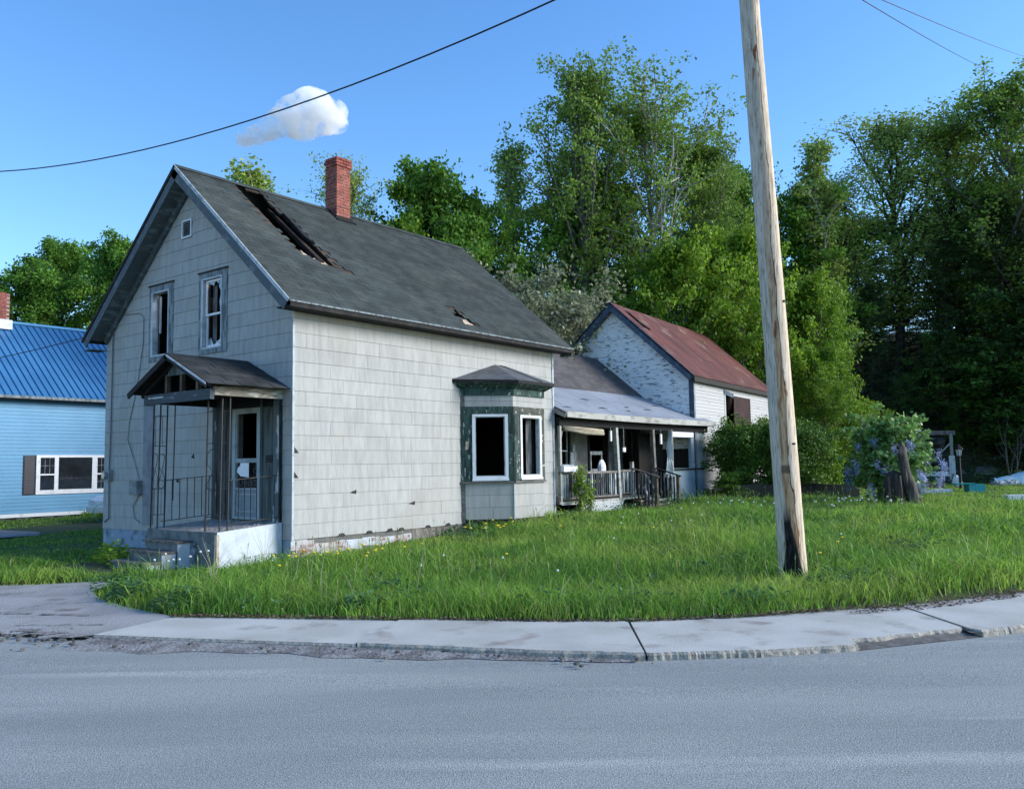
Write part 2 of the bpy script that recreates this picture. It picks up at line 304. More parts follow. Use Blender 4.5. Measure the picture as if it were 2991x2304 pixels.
def piece(name, F, poly, t0, t1, mm, parent, tilt=0., jit=0.):
    """one flat piece on a plane; rectangular pieces of the same size share their mesh"""
    O, U, V, N = F; u0 = min(p[0] for p in poly); v0 = min(p[1] for p in poly)
    rel = tuple((round(p[0]-u0, 3), round(p[1]-v0, 3)) for p in poly)
    key = (name, rel, t0, t1, tilt, mm, tuple(round(x, 3) for x in (*U, *V)))
    org = O+U*u0+V*v0
    if key not in _cache:
        b = MB().prism((Vector((0, 0, 0)), U, V, N), [(p[0], p[1]) for p in rel], t0, t1, tilt)
        me = bpy.data.meshes.new(name); me.from_pydata(b.v, [], b.f); setmat(me, mm); _cache[key] = me
    o = bpy.data.objects.new(name, _cache[key])
    link(o, parent, org+N*random.uniform(-jit, jit))
    return o
def clip_half(poly, a, b, c):      # keep a*u+b*v<=c
    out = []
    for i, p in enumerate(poly):
        q = poly[(i+1) % len(poly)]; dp = a*p[0]+b*p[1]-c; dq = a*q[0]+b*q[1]-c
        if dp <= 0: out.append(p)
        if (dp < 0) != (dq < 0) and dp != dq:
            t = dp/(dp-dq); out.append((p[0]+(q[0]-p[0])*t, p[1]+(q[1]-p[1])*t))
    return out
def area(p): return abs(sum(p[i][0]*p[(i+1) % len(p)][1]-p[(i+1) % len(p)][0]*p[i][1] for i in range(len(p))))/2
def cut(rect, holes, halves=()):
    """rectangle minus rectangles, then clipped by half planes -> convex polygons"""
    rs = [rect]
    for h in holes:
        nr = []
        for r in rs:
            a0, a1, b0, b1 = r; c0, c1, d0, d1 = h
            if c0 >= a1 or c1 <= a0 or d0 >= b1 or d1 <= b0: nr.append(r); continue
            if c0 > a0: nr.append((a0, c0, b0, b1))
            if c1 < a1: nr.append((c1, a1, b0, b1))
            m0, m1 = max(a0, c0), min(a1, c1)
            if d0 > b0: nr.append((m0, m1, b0, d0))
            if d1 < b1: nr.append((m0, m1, d1, b1))
        rs = nr
    out = []
    for a0, a1, b0, b1 in rs:
        p = [(a0, b0), (a1, b0), (a1, b1), (a0, b1)]
        for h in halves:
            p = clip_half(p, *h)
            if len(p) < 3: break
        if len(p) >= 3 and area(p) > 4e-4: out.append(p)
    return out
def inpoly(px, py, poly):
    px = np.asarray(px); py = np.asarray(py); c = np.zeros(px.shape, bool); j = len(poly)-1
    for i in range(len(poly)):
        xi, yi = poly[i]; xj, yj = poly[j]
        if yi != yj: c ^= ((yi > py) != (yj > py)) & (px < (xj-xi)*(py-yi)/(yj-yi)+xi)
        j = i
    return c
def cover(parent, stuffname, name, F, w, z0, z1, du, dv, holes, halves, t, mm, tilt, maxn=300, gap=.003, key=None, offs=.5, jit=0., skip=None, wig=0.):
    """courses of shingles over a wall or roof: the maxn nearest as parts, the rest as one part of kind stuff"""
    O, U, V, N = F; ps = []; r = 0; v = z0
    while v < z1-.01:
        dg = .0 if dv < .2 else .004
        u = -(du*offs*(r % 2))-random.uniform(0, 2*wig)*du
        while u < w:
            for p in cut((max(u+gap, 0), min(u+du-gap, w), v+dg, min(v+dv, z1)), holes, halves) if min(u+du, w)-max(u, 0) > .02 else []:
                cu = sum(q[0] for q in p)/len(p); cv = sum(q[1] for q in p)/len(p)
                if skip and skip(cu, cv): continue
                c = O+U*cu+V*cv; ps.append((area(p)/(c-CAM).length**2 if key is None else key(c), p))
            u += du
        v += dv; r += 1
    ps.sort(key=lambda q: -q[0])
    for _, p in ps[:maxn]: piece(name, F, p, t[0], t[1], mm, parent, tilt, jit)
    if len(ps) > maxn:
        b = MB()
        for _, p in ps[maxn:]: b.prism((O+N*random.uniform(-jit, jit), U, V, N), p, t[0], t[1], tilt)
        tag(b.build(stuffname, mm, parent), kind='stuff')
    return len(ps)
X, Y, Z = Vector((1, 0, 0)), Vector((0, 1, 0)), Vector((0, 0, 1))

# ------------------------------------------------------------------ terrain, road, pavement
IN = [(-4.31, -3.44), (-3.15, -5.54), (-2.26, -7.21), (-1.65, -8.07), (-.8, -8.84), (-.09, -9.34), (.75, -10.02), (2.86, -11.1), (6, -12.4), (14, -14.6), (40, -20), (60, -24)]
LEFT = [(-9, 60), (-8.6, 9), (-6.4, 3.6), (-4.5, 1.35), (-3.95, .75), (-3.35, .35), (-3.3, -.05), (-3.9, -.55), (-4.2, -1.3), (-4.36, -2.3)]
YARD = LEFT+IN+[(300, -24), (300, 300), (-9, 300)]
def segdist(px, py, poly):
    d = np.full(np.shape(px), 1e9)
    for (ax, ay), (bx, by) in zip(poly[:-1], poly[1:]):
        ex, ey = bx-ax, by-ay; t = np.clip(((px-ax)*ex+(py-ay)*ey)/(ex*ex+ey*ey), 0, 1)
        d = np.minimum(d, np.hypot(px-ax-ex*t, py-ay-ey*t))
    return d
def resample(P, st):
    out = []
    for a, b in zip(P[:-1], P[1:]):
        n = max(1, int(math.dist(a, b)/st)); out += [(a[0]+(b[0]-a[0])*i/n, a[1]+(b[1]-a[1])*i/n) for i in range(n)]
    return out+[P[-1]]
def sstep(t): t = np.clip(t, 0, 1); return t*t*(3-2*t)
def hills(x, y):
    d = (x-32)*.793+(y-4)*.61; s = (x-32)*.61-(y-4)*.793
    H = 3.6+6.5*sstep((s+16)/22); n = .5*np.sin(x*.9+y*.4)+.4*np.sin(x*.37-y*.8+2)
    return H*sstep(d/17)+n*.35*sstep(d/5)+np.clip(d-17, 0, 60)*.04
def gz(x, y):
    x = np.asarray(x, float); y = np.asarray(y, float)
    base = .10+.037*np.clip(x, 0, 9.4)*sstep((y+13)/6)
    base = base-.02*sstep((y-9)/2)
    return base+hills(x, y)+.018*np.sin(x*1.7+y*.6)*np.sin(y*1.3-x*.4)
def ax(a, b, st, lo, hi):
    v = list(np.arange(a, b, st)); q = b; s_ = st
    while q < hi: v.append(q); s_ *= 1.18; q += s_
    q = a; s_ = st; w = []
    while q > lo: s_ *= 1.18; q -= s_; w.append(q)
    return np.array(w[::-1]+v)
gx, gy = ax(-9, 46, .3, -320, 400), ax(-15, 24, .3, -320, 400)
GX, GY = np.meshgrid(gx, gy, indexing='ij')
ins = inpoly(GX, GY, YARD); de = segdist(GX, GY, LEFT+IN)
gzv = np.where(ins, gz(GX, GY), -.04)
gzv = np.where(ins & (de < .35), np.minimum(gzv, .02+de*.2+.0), gzv)
ni, nj = GX.shape; idx = np.arange(ni*nj).reshape(ni, nj)
fc = np.stack([idx[:-1, :-1], idx[1:, :-1], idx[1:, 1:], idx[:-1, 1:]], -1).reshape(-1, 4)
me = np_mesh('ground', np.stack([GX, GY, gzv], -1).reshape(-1, 3), fc, ['ground', 'litter'], True)
cx_, cy_ = GX[:-1, :-1].ravel(), GY[:-1, :-1].ravel()
me.polygons.foreach_set('material_index', (((cx_-32)*.793+(cy_-4)*.61) > -1.0).astype(np.int32))
tag(link(bpy.data.objects.new('ground', me)), kind='structure')

OUT = [(-5.34, -3.70), (-4.93, -4.63), (-4.13, -6.36), (-3.41, -8.02), (-3.05, -8.72), (-2.37, -9.49), (-1.6, -10.16), (-.5, -10.85), (.2, -11.25), (2.5, -12.3), (6, -13.6), (14, -15.9), (40, -21.4)]
ROADL = [(-30, 24), (-14, 9), (-9.5, 2.6), (-6.6, -1.0), (-5.75, -2.75), (-5.2, -3.9)]
edge = ROADL+[(x-.12, y-.1) for x, y in OUT[1:]]
vs = []; fs = []
er = resample(edge, .5)
for i, (x, y) in enumerate(er):
    a = er[max(i-2, 0)]; b = er[min(i+2, len(er)-1)]; t = Vector((b[0]-a[0], b[1]-a[1])).normalized(); nx, ny = t.y, -t.x
    if nx*(-1)+ny*(-1) < 0: nx, ny = -nx, -ny
    for k, w in enumerate((-.35, 0, 1.5, 3.2, 5, 7, 9.2)):
        vs.append((x+nx*w, y+ny*w, .045+(.02 if 1 < k < 6 else 0)))
for i in range(len(er)-1):
    for k in range(6): a = i*7+k; fs.append((a, a+7, a+8, a+1))
tag(link(bpy.data.objects.new('road', np_mesh('road', vs, fs, 'road', True))), kind='structure')

ap = [(-5.75, -2.75), (-5.36, -3.72), (-4.30, -3.44), (-4.25, -2.2), (-4.05, -1.2), (-3.8, -.55), (-3.2, -.05), (-3.25, .4), (-3.9, .85), (-4.4, 1.4), (-6.3, 3.7), (-8.6, 9), (-14, 9), (-9.5, 2.6), (-6.6, -1.0)]
gxx, gyy = np.meshgrid(np.arange(-14, -3, .18), np.arange(-3.9, 9, .18), indexing='ij')
me = bpy.data.meshes.new('driveway_apron')
me.from_pydata([(x, y, .062+.045*float(sstep((x*.75+y*.3+5.6)/1.6))) for x, y in ap], [], [tuple(range(len(ap)))]); setmat(me, 'apron')
tag(link(bpy.data.objects.new('driveway_apron', me)), kind='structure')
b = MB()
def crack(pts, w):
    P = resample(pts, .07); P = [(x+random.gauss(0, .012), y+random.gauss(0, .012)) for x, y in P]
    for (x0, y0), (x1, y1) in zip(P[:-1], P[1:]):
        if random.random() < .22: continue
        dx, dy = x1-x0, y1-y0; l = math.hypot(dx, dy) or 1; nx, ny = -dy/l*w*random.uniform(.3, 1.2), dx/l*w*random.uniform(.3, 1.2)
        za = .0665+.045*float(sstep((x0*.75+y0*.3+5.6)/1.6)); zc_ = .0665+.045*float(sstep((x1*.75+y1*.3+5.6)/1.6))
        b.add([(x0-nx, y0-ny, za), (x1-nx, y1-ny, zc_), (x1+nx, y1+ny, zc_), (x0+nx, y0+ny, za)], [(0, 1, 2, 3)])
crack([(-6.9, .6), (-5.9, -.5), (-5.3, -1.4), (-4.8, -2.5)], .022); crack([(-6.6, 1.4), (-5.6, .3), (-4.9, .4), (-4.2, -.1)], .014); crack([(-5.9, -2.0), (-5.4, -2.5), (-4.9, -3.3)], .012); crack([(-5.9, -.5), (-6.4, -.9)], .015); crack([(-5.3, -1.4), (-4.7, -1.2), (-4.3, -1.6)], .010)
tag(b.build('apron_cracks', 'dark_soil'), kind='structure')
# broken patches and the shoulder strip along the first slabs
b = MB()
def blob(b, cx, cy, rx, ry, z, n=16, j=.25, a0=0.):
    vs = []
    for i in range(n):
        a = 2*math.pi*i/n; k = 1+random.uniform(-j, j); x = rx*k*math.cos(a); y = ry*k*math.sin(a)
        vs.append((cx+x*math.cos(a0)-y*math.sin(a0), cy+x*math.sin(a0)+y*math.cos(a0), z))
    b.add(vs, [tuple(range(n))])
st = resample(OUT[0:5], .12); top = []; bot = []
for i, (x, y) in enumerate(st):
    t = i/(len(st)-1); w = (.42*(1-t)**.6+.05)*(1+.2*math.sin(i*.31)+.12*math.sin(i*.9+1)+random.uniform(-.05, .05))
    top.append((x+.1, y+.06, .084)); bot.append((x-.85*w, y-.5*w, .052))
for i in range(len(top)-1): b.add([top[i], bot[i], bot[i+1], top[i+1]], [(0, 1, 2, 3)])
for i in range(14):
    t = random.random(); blob(b, -5.3+random.uniform(-.35, .2)-.5*t, -3.6+1.2*t, random.uniform(.05, .25), random.uniform(.04, .1), .072+.001*i, 9, .35, -.9)
tag(b.build('broken_asphalt_shoulder', 'shoulder'), kind='structure')
b = MB()
for i in range(150):
    t = random.random()
    x = -5.45+random.gauss(0, .22)-.45*t; y = -3.75+random.gauss(0, .15)+1.1*t
    if i % 3 == 0: q = random.choice(st); x = q[0]-random.uniform(.0, .35); y = q[1]-random.uniform(0, .25)
    if i % 10 == 0: x = random.uniform(-4.6, -3.4); y = .55+random.gauss(0, .18)
    b.ball((x, y, .075), random.uniform(.008, .028), 5, 3, (1.2, 1, .6), .3)
tag(b.build('loose_gravel', 'rock'), kind='stuff')

swk = bpy.data.objects.new('sidewalk', None); COL.objects.link(swk); ABS['sidewalk'] = Vector((0, 0, 0)); swk['kind'] = 'structure'
J = [((-4.31, -3.44), (-5.34, -3.70)), ((-3.08, -5.80), (-4.15, -6.33)), ((-1.80, -7.90), (-3.02, -8.78)), ((-1.11, -8.57), (-2.35, -9.53)), ((.70, -9.98), (-.40, -10.91)), ((2.2, -10.80), (1.05, -11.70)), ((4.2, -11.70), (3.3, -12.62)), ((6.6, -12.6), (6.0, -13.6)), ((9.6, -13.4), (9.2, -14.5))]
def near_curve(C, a, b, n):
    """points between a and b following curve C"""
    R = resample(C, .015); ia = min(range(len(R)), key=lambda i: math.dist(R[i], a)); ib = min(range(len(R)), key=lambda i: math.dist(R[i], b))
    return [a]+[R[int(ia+(ib-ia)*k/n)] for k in range(1, n)]+[b]
for k in range(len(J)-1):
    (ia, oa), (ib, ob) = J[k], J[k+1]
    pi = near_curve(IN, ia, ib, 10); po = near_curve(OUT, oa, ob, 64)
    gap = .026 if k in (1, 2) and False else .004
    gi, go_ = (.010, .010) if k == 0 else ((.004, .016) if k in (1,) else ((.016, .004) if k == 2 else ((.002, .012) if k == 3 else (.004, .004))))
    def shr(a, b, g): d = math.dist(a, b) or 1; return (a[0]+(b[0]-a[0])*g/d, a[1]+(b[1]-a[1])*g/d)
    pi[0] = shr(pi[0], pi[1], gi); pi[-1] = shr(pi[-1], pi[-2], go_); po[0] = shr(po[0], po[1], gi); po[-1] = shr(po[-1], po[-2], go_)
    z = .100+[.0, .012, .006, .0, .008, .004, 0, .005, 0][k]
    oe = []
    for i, (x, y) in enumerate(po):
        j = .004*math.sin(i*.37+k)+.003*math.sin(i*1.3)+random.uniform(-.004, .004) if k else random.uniform(-.003, .003)
        if k == 3 and i > 26: q_ = .13+.012*math.sin(i*.5)+random.uniform(0, .008); x += q_; y += q_
        if k == 4 and i < 2: x += .07; y += .07
        oe.append((x+j, y+j))
    b = MB(); pl = pi+oe[::-1]; n = len(pl)
    b.add([(x, y, z) for x, y in pl], [tuple(range(n))])
    o_ = len(pi); q = oe[::-1]
    b.cur = 1
    for i in range(len(q)-1):
        (x0, y0), (x1, y1) = q[i], q[i+1]; r0 = .02
        b.add([(x0, y0, z), (x1, y1, z), (x1-r0, y1-r0, z-.02), (x0-r0, y0-r0, z-.02), (x1-r0-.01, y1-r0-.01, .02), (x0-r0-.01, y0-r0-.01, .02)], [(0, 1, 2, 3), (3, 2, 4, 5)])
    for (x0, y0), (x1, y1) in (((pi[0]), (oe[0])), ((oe[-1]), (pi[-1]))):
        b.add([(x0, y0, z), (x1, y1, z), (x1, y1, 0), (x0, y0, 0)], [(0, 1, 2, 3)])
    b.build('slab', ['sidewalk', 'curb'], swk, origin=(pi[5][0], pi[5][1], 0))
b = MB()          # soil and crumbled concrete under the missing curb pieces and in the joints
for k, (ia, oa) in enumerate(J):
    d = Vector((oa[0]-ia[0], oa[1]-ia[1], 0)).normalized(); p = Vector((-d.y, d.x, 0))*.05
    a = Vector((*ia, .086)); c = Vector((*oa, .086)); b.add([a-p, c-p, c+p, a+p], [(0, 1, 2, 3)])
cc = near_curve(OUT, (-1.75, -10.05), (-.25, -11.0), 24)
for (x0, y0), (x1, y1) in zip(cc[:-1], cc[1:]):
    h0 = .078; b.add([(x0-.02, y0-.02, .05), (x1-.02, y1-.02, .05), (x1+.2, y1+.2, h0), (x0+.2, y0+.2, h0)], [(0, 1, 2, 3)])
tag(b.build('joint_soil', 'dark_soil'), kind='structure')
# debris strip between grass and pavement
b = MB(); R = resample(IN[:9], .05)
for i in range(5200):
    q = random.choice(R); thick = .30 if (0.1 < q[0] < 2.3) else (.05 if q[0] < -.6 else .09)
    w = random.uniform(-thick, .06); x = q[0]+w*.8; y = q[1]+w*.6; s = random.uniform(.008, .028); a = random.uniform(0, 6.28); z = .108+random.uniform(0, .02)
    dx, dy = math.cos(a)*s, math.sin(a)*s; h = random.uniform(0, .015)
    b.add([(x-dx, y-dy, z), (x+dy*.5, y-dx*.5, z+h), (x+dx, y+dy, z+.004), (x-dy*.5, y+dx*.5, z)], [(0, 1, 2, 3)])
for i in range(500):
    x = random.uniform(-4.8, -3.3); y = 1.0+(-3.3-x)*.35+random.gauss(0, .12); s = random.uniform(.01, .05); a = random.uniform(-.6, .3); z = .125
    dx, dy = math.cos(a)*s, math.sin(a)*s
    b.add([(x-dx, y-dy, z), (x+dy*.3, y-dx*.3, z+.01), (x+dx, y+dy, z+.004), (x-dy*.3, y+dx*.3, z)], [(0, 1, 2, 3)])
tag(b.build('dead_leaf_litter', 'dirt'), kind='stuff')
# side driveway beside the blue house
me = bpy.data.meshes.new('side_driveway'); me.from_pydata([(-9.5, 10.9, .115), (13, 11.4, .125), (13, 14.4, .125), (-9.5, 14.4, .115)], [], [(0, 1, 2, 3)]); setmat(me, 'drive')
tag(link(bpy.data.objects.new('side_driveway', me)), kind='structure')

# ------------------------------------------------------------------ the grey house
house = thing('abandoned_house', 'derelict grey shingle-sided house with a torn dark roof beside the pavement', 'house')
W_, L_ = 6.76, 8.17
TA = 3.27/3.76                                        # roof rise per metre
FG = FR((0, 0, 0), Y, Z, -X)                          # front gable wall, faces -X
FS = FR((0, 0, 0), X, Z, -Y)                          # long side wall, faces -Y
zr = lambda y: 4.73+(y+.38)*TA                        # roof top plane over y (right slope)
wallcut = [(-TA, 1, zr(0)-.36), (TA, 1, zr(0)-.36+TA*W_)]
win1 = (4.12, 4.77, 4.18, 5.58); win2 = (2.19, 2.88, 4.16, 5.60)
cas1 = (3.96, 4.90, 4.07, 5.71); cas2 = (2.02, 3.00, 4.06, 5.71)
door = (.98, 1.70, .86, 2.86)
def wall_part(name, F, rect, holes, halves, t0, t1, mm, parent):
    b = MB()
    for p in cut(rect, holes, halves): b.prism(F, p, t0, t1)
    return b.build(name, mm, parent)
gw = wall_part('gable_wall', FG, (0.02, W_, .2, 8), [win1, win2, door], wallcut, -.16, -.016, 'sheathing', house)
sw = wall_part('side_wall', FS, (0.02, L_, .2, 4.70), [(4.62, 7.38, .55, 3.45)], [], -.16, -.016, 'sheathing', house)
rw = MB().box(L_-.15, L_, 0.16, W_, .1, 5); rw.box(0.16, L_-.15, W_-.15, W_, .1, 4.9)
for yy in np.arange(.16, W_-.16, .4): rw.box(L_-.15, L_, yy, min(yy+.4, W_-.1), 5, min(zr(yy), zr(W_-yy-.4))-.3)
rw.build('rear_walls', 'backing', house)
# floors, partitions: what one glimpses through the openings
fl = MB().box(.2, L_-.2, .2, W_-.2, .6, .78).box(.2, L_-.2, .2, W_-.2, 3.35, 3.5).box(3.2, 3.3, .2, W_-.2, .78, 3.35).box(2.4, 2.5, 1.6, W_-1.6, 3.5, 5.6)
fl.box(.2, 2.4, 3.5, 3.58, 3.5, 5.4)
fl.build('inner_floors', 'interior', house)
cover(gw, 'far_siding_shingles', 'siding_shingle', FG, W_-.03, .479, 8, .61, .267, [cas1, cas2, (.27, 2.46, .479, 3.12), (4.62, 5.03, .62, 3.15), (3.30, 3.68, 6.56, 6.96)], wallcut, (-.014, 0.), 'siding', .030, maxn=190, gap=.0013, wig=.04, jit=.0015)
cover(sw, 'far_siding_shingles', 'siding_shingle', FS, L_, .479, 4.70, .61, .267, [(4.578, 7.41, .3, 3.70)], [], (-.014, 0.), 'siding', .030, maxn=190, gap=.0013, wig=.04, jit=.0015)
box('corner_board', 'pale_trim', house, -.012, .03, -.022, -.002, .47, 4.72)
box('corner_board', 'pale_trim', house, L_-.05, L_+.015, -.022, -.002, .47, 4.66)
# chips broken out of single shingles show the dark boards: small proud dark slivers
for (y, z) in ((3.1, 1.98), (3.65, 1.5)):
    piece('shingle_chip', FG, [(y, z), (y+.11, z+.02), (y+.02, z+.10)], .003, .011, 'backing', gw)
for (x, z) in ((.02, 2.03), (.02, 1.58)):
    piece('shingle_chip', FS, [(x, z), (x+.12, z), (x, z+.14)], .003, .011, 'backing', sw)
for (x, z) in ((2.95, 1.0), (1.35, 1.28)):
    piece('shingle_chip', FS, [(x, z), (x+.16, z-.03), (x+.17, z+.05)], .003, .011, 'backing', sw)
for x in (1.05, 1.75, 2.3, 2.62, 4.02, 3.4): 
    piece('shingle_chip', FS, [(x, .474), (x+.2, .474), (x+.15, .52+random.uniform(0, .02)), (x+.05, .525)], .003, .011, 'backing', sw)
# foundation with bricks showing at the corner
fnd = MB().box(.004, .12, .16, W_-.05, -.2, .478).box(.0, L_, .035, .16, -.2, .478)
fo = fnd.build('foundation', 'conc_blue', house)
b = MB(); x = .36
for i in range(24):
    w = random.uniform(.2, .5)
    if x+w > 4.55: break
    lo = .10+random.uniform(.07, .17) if x < 2.9 else .05
    b.add([(x, .012, lo+random.uniform(-.03, .06)), (x+w, .012, lo+random.uniform(-.03, .06)), (x+w, .018, .476), (x, .018, .476), (x, .04, lo), (x+w, .04, lo)], [(0, 1, 2, 3), (0, 4, 5, 1)])
    x += w+random.uniform(0, .006)
b.box(-.002, .36, .014, .04, .30, .476)
tag(b.build('foundation_plaster', 'plaster', fo))
for r in range(6):
    for k in range(15):
        x = .0+k*.215+(.1 if r % 2 else 0); z = .02+r*.074
        if z > .32-.0*x and x > .5: continue
        if x > 1.2 and random.random() < .45: continue
        box('brick', 'brick_old', fo, x, x+.20, .008+random.uniform(-.006, .006), .05, z, z+.062)
# wall-end and the wooden cellar boards further along
box('cellar_board', 'grey_wood', fo, 3.05, 3.75, .006, .03, .15, .47); box('cellar_board', 'grey_wood', fo, 3.76, 4.5, .003, .03, .15, .46)

# roof: right slope with two torn holes
roof = MB()
RV = Vector((0, 3.76, 3.27)).normalized(); RN = Vector((0, -3.27, 3.76)).normalized()
FRR = FR((0, -.38, 4.73), X, RV, RN); RL = 4.983; U0, U1 = -.38, 8.56
FRo = FR((-.38, -.38, 4.73), X, RV, RN)
hole1 = [(1.02, 4.93), (1.66, 4.80), (1.60, 4.32), (1.72, 3.66), (1.80, 2.9), (1.87, 1.75), (2.06, 1.60), (1.62, 1.80), (1.38, 1.95), (1.15, 2.02), (1.08, 2.6), (1.05, 3.6)]
hole2 = [(4.46, .98), (4.78, .95), (4.98, .55), (5.06, .33), (4.62, .30), (4.55, .6)]
def span(poly, v):
    xs = []
    for i in range(len(poly)):
        (a, b_), (c, d) = poly[i], poly[(i+1) % len(poly)]
        if (b_ > v) != (d > v): xs.append(a+(c-a)*(v-b_)/(d-b_))
    return (min(xs), max(xs)) if xs else None
rf = None
v = .0; b = MB()
while v < RL-.01:
    v1 = min(v+.15, RL); segs = [(U0, U1)]
    for h in (hole1, hole2):
        s_ = span(h, v+.075)
        if s_:
            ns = []
            for a, c in segs:
                if s_[0] > a and s_[1] < c: ns += [(a, s_[0]-.01+random.uniform(-.02, .02)), (s_[1]+random.uniform(-.05, .02), c)]
                else: ns.append((a, c))
            segs = ns
    for a, c in segs: b.prism(FRR, [(a, v), (c, v), (c, v1-.004), (a, v1-.004)], -.05, -.022)
    v = v1
rf = b.build('roof', 'deck_board', house)
hp = lambda u, v: bool(inpoly(np.array([u-.46, u-.38, u-.30]), np.array([v]*3), hole1).any()) or bool(inpoly(np.array([u-.38]), np.array([v]), hole2)[0])
cover(rf, 'far_roof_shingles', 'roof_shingle', FRo, U1-U0, -.02, RL-.02, .305, .145, [], [], (-.021, -.006), 'roof_tab', .022, maxn=300, gap=.003, wig=.03, jit=.002, skip=hp)
# left slope, ridge cap
FLL = FR((0, W_+.38, 4.73), X, (0, -3.76, 3.27), (0, 3.27, 3.76))
MB().prism(FLL, [(U0, 0), (U1, 0), (U1, RL), (U0, RL)], -.05, 0).build('left_roof_slope', 'roof_tab', rf)
b = MB(); x = U0
while x < U1-.05:
    x1 = min(x+.3, U1)
    if not (1.15 < x < 1.5 and False):
        b.add([(x, 3.28, 7.93), (x1, 3.28, 7.93), (x1, 3.38, 8.022), (x, 3.38, 8.022), (x, 3.48, 7.93), (x1, 3.48, 7.93)], [(0, 1, 2, 3), (3, 2, 5, 4)])
    x = x1
b.build('ridge_cap', 'roof_tab', rf)
for x in np.arange(.75, 8.2, .61):
    if 1.7 < x < 2.3 or 4.3 < x < 5.3:
        MB().prism(FRR, [(x-.025, .2), (x+.025, .2), (x+.025, RL-.05), (x-.025, RL-.05)], -.2, -.055).build('rafter', 'rafter_dark', rf)
MB().prism(FRR, [(1.22, 2.0), (1.9, 1.66), (1.72, 2.25), (1.45, 2.10), (1.35, 2.42)], -.19, -.10, .02).build('torn_insulation', 'insul', rf)
MB().prism(FRR, [(4.68, .32), (5.02, .35), (4.9, .70), (4.72, .62)], -.12, -.06, .02).build('torn_insulation', 'insul', rf)
MB().prism(FRR, [(1.58, 2.0), (1.70, 2.0), (1.62, 4.1), (1.54, 4.25)], -.16, -.10, .02).build('hanging_board', 'rafter_dark', rf)
MB().prism(FRR, [(1.66, 2.9), (1.78, 2.6), (1.76, 3.4), (1.69, 3.9)], -.03, .03, .0).build('hanging_board', 'tar', rf)
# fascia, rake boards, soffits
fa = MB(); fa.box(U0+.03, U1, -.385, -.36, 4.60, 4.70); fa.build('eave_fascia', 'black_wood', rf)  # black colour stands in for the shadow band below the drip edge
MB().box(U0, U1, -.405, -.386, 4.685, 4.715).build('eave_drip_edge', 'grey_trim', rf)
MB().box(U0+.02, U1-.02, -.36, -.0, 4.60, 4.62).build('eave_soffit', 'black_wood', rf)
MB().prism(FRR, [(U0-.02, -.01), (U0, -.01), (U0, RL), (U0-.02, RL)], -.06, .008).build('drip_edge', 'pale_trim', rf)
MB().prism(FRR, [(U0+.002, .02), (U0+.028, .02), (U0+.028, RL-.04), (U0+.002, RL-.04)], -.24, -.062).build('rake_board', 'rake_grey', rf)
MB().prism(FLL, [(U0-.02, -.01), (U0, -.01), (U0, RL), (U0-.02, RL)], -.06, .008).build('drip_edge', 'black_wood', rf)
MB().prism(FLL, [(U0+.002, .02), (U0+.028, .02), (U0+.028, RL-.04), (U0+.002, RL-.04)], -.24, -.062).build('rake_board', 'rake_grey', rf)
MB().prism(FLL, [(U0+.03, .25), (.02, .25), (.02, RL-.1), (U0+.03, RL-.1)], -.235, -.215).build('rake_soffit', 'soffit', rf)
MB().prism(FRR, [(U0+.03, .1), (.02, .1), (.02, RL-.1), (U0+.03, RL-.1)], -.235, -.215).build('rake_soffit', 'soffit', rf)
MB().prism(FLL, [(-.075, .3), (-.012, .3), (-.012, RL-.25), (-.075, RL-.25)], -.36, -.236).build('frieze_board', 'soffit', rf)
MB().prism(FRR, [(-.075, .3), (-.012, .3), (-.012, RL-.25), (-.075, RL-.25)], -.34, -.236).build('frieze_board', 'grey_trim', rf)
MB().box(U0+.03, 0.02, W_+.0, W_+.36, 4.50, 4.52).build('boxed_eave_end', 'soffit', rf)
box('rear_fascia', 'soffit', rf, U1-.03, U1, -.36, .0, 4.53, 4.68)

# chimney
ch = box('chimney', 'mortar', rf, 3.69, 4.10, 3.11, 3.51, 7.3, 9.20)
zc = 7.72; r = 0
while zc < 9.2:
    ex = .03 if zc > 8.98 else 0.; hh = .058
    def chb(a0, a1, b0, b1): box('brick', 'brick', ch, a0, a1, b0, b1, zc, zc+hh)
    x0, x1, y0, y1 = 3.68-ex, 4.11+ex, 3.10-ex, 3.52+ex; j = lambda: random.uniform(-.003, .003)
    if r % 2:
        chb(x0, x0+.2, y0+j(), y0+.1); chb(x0+.215, x1, y0+j(), y0+.1); chb(x0+j(), x0+.1, y0+.115, y0+.30); chb(x0+j(), x0+.1, y0+.315, y1)
    else:
        chb(x0, x0+.10, y0+j(), y0+.2); chb(x0+.11, x0+.31, y0+j(), y0+.1); chb(x0+.32, x1, y0+j(), y0+.1); chb(x0+j(), x0+.1, y0+.21, y0+.41)
    zc += .074; r += 1
b = MB().box(3.63, 4.15, 3.06, 3.56, 7.68, 7.80); b.prism(FRR, [(3.6, 4.45), (4.2, 4.45), (4.2, 4.8), (3.6, 4.8)], -.01, .02); b.build('flashing', 'tar', ch)
box('chimney_cap', 'mortar', ch, 3.66, 4.13, 3.08, 3.54, 9.205, 9.235)

# gable vent
vt = box('gable_vent', 'backing', house, -.004, .004, 3.33, 3.65, 6.59, 6.93)
for a in ((3.31, 3.345, 6.57, 6.95), (3.635, 3.67, 6.57, 6.95), (3.345, 3.635, 6.57, 6.60), (3.345, 3.635, 6.92, 6.95)): box('vent_frame', 'white_frame', vt, -.03, .0, *a)
for i in range(7): MB().add([(-.022, 3.345, 6.615+i*.043), (-.022, 3.635, 6.615+i*.043), (-.004, 3.635, 6.64+i*.043), (-.004, 3.345, 6.64+i*.043)], [(0, 1, 2, 3)]).build('slat', 'grey_trim', vt)

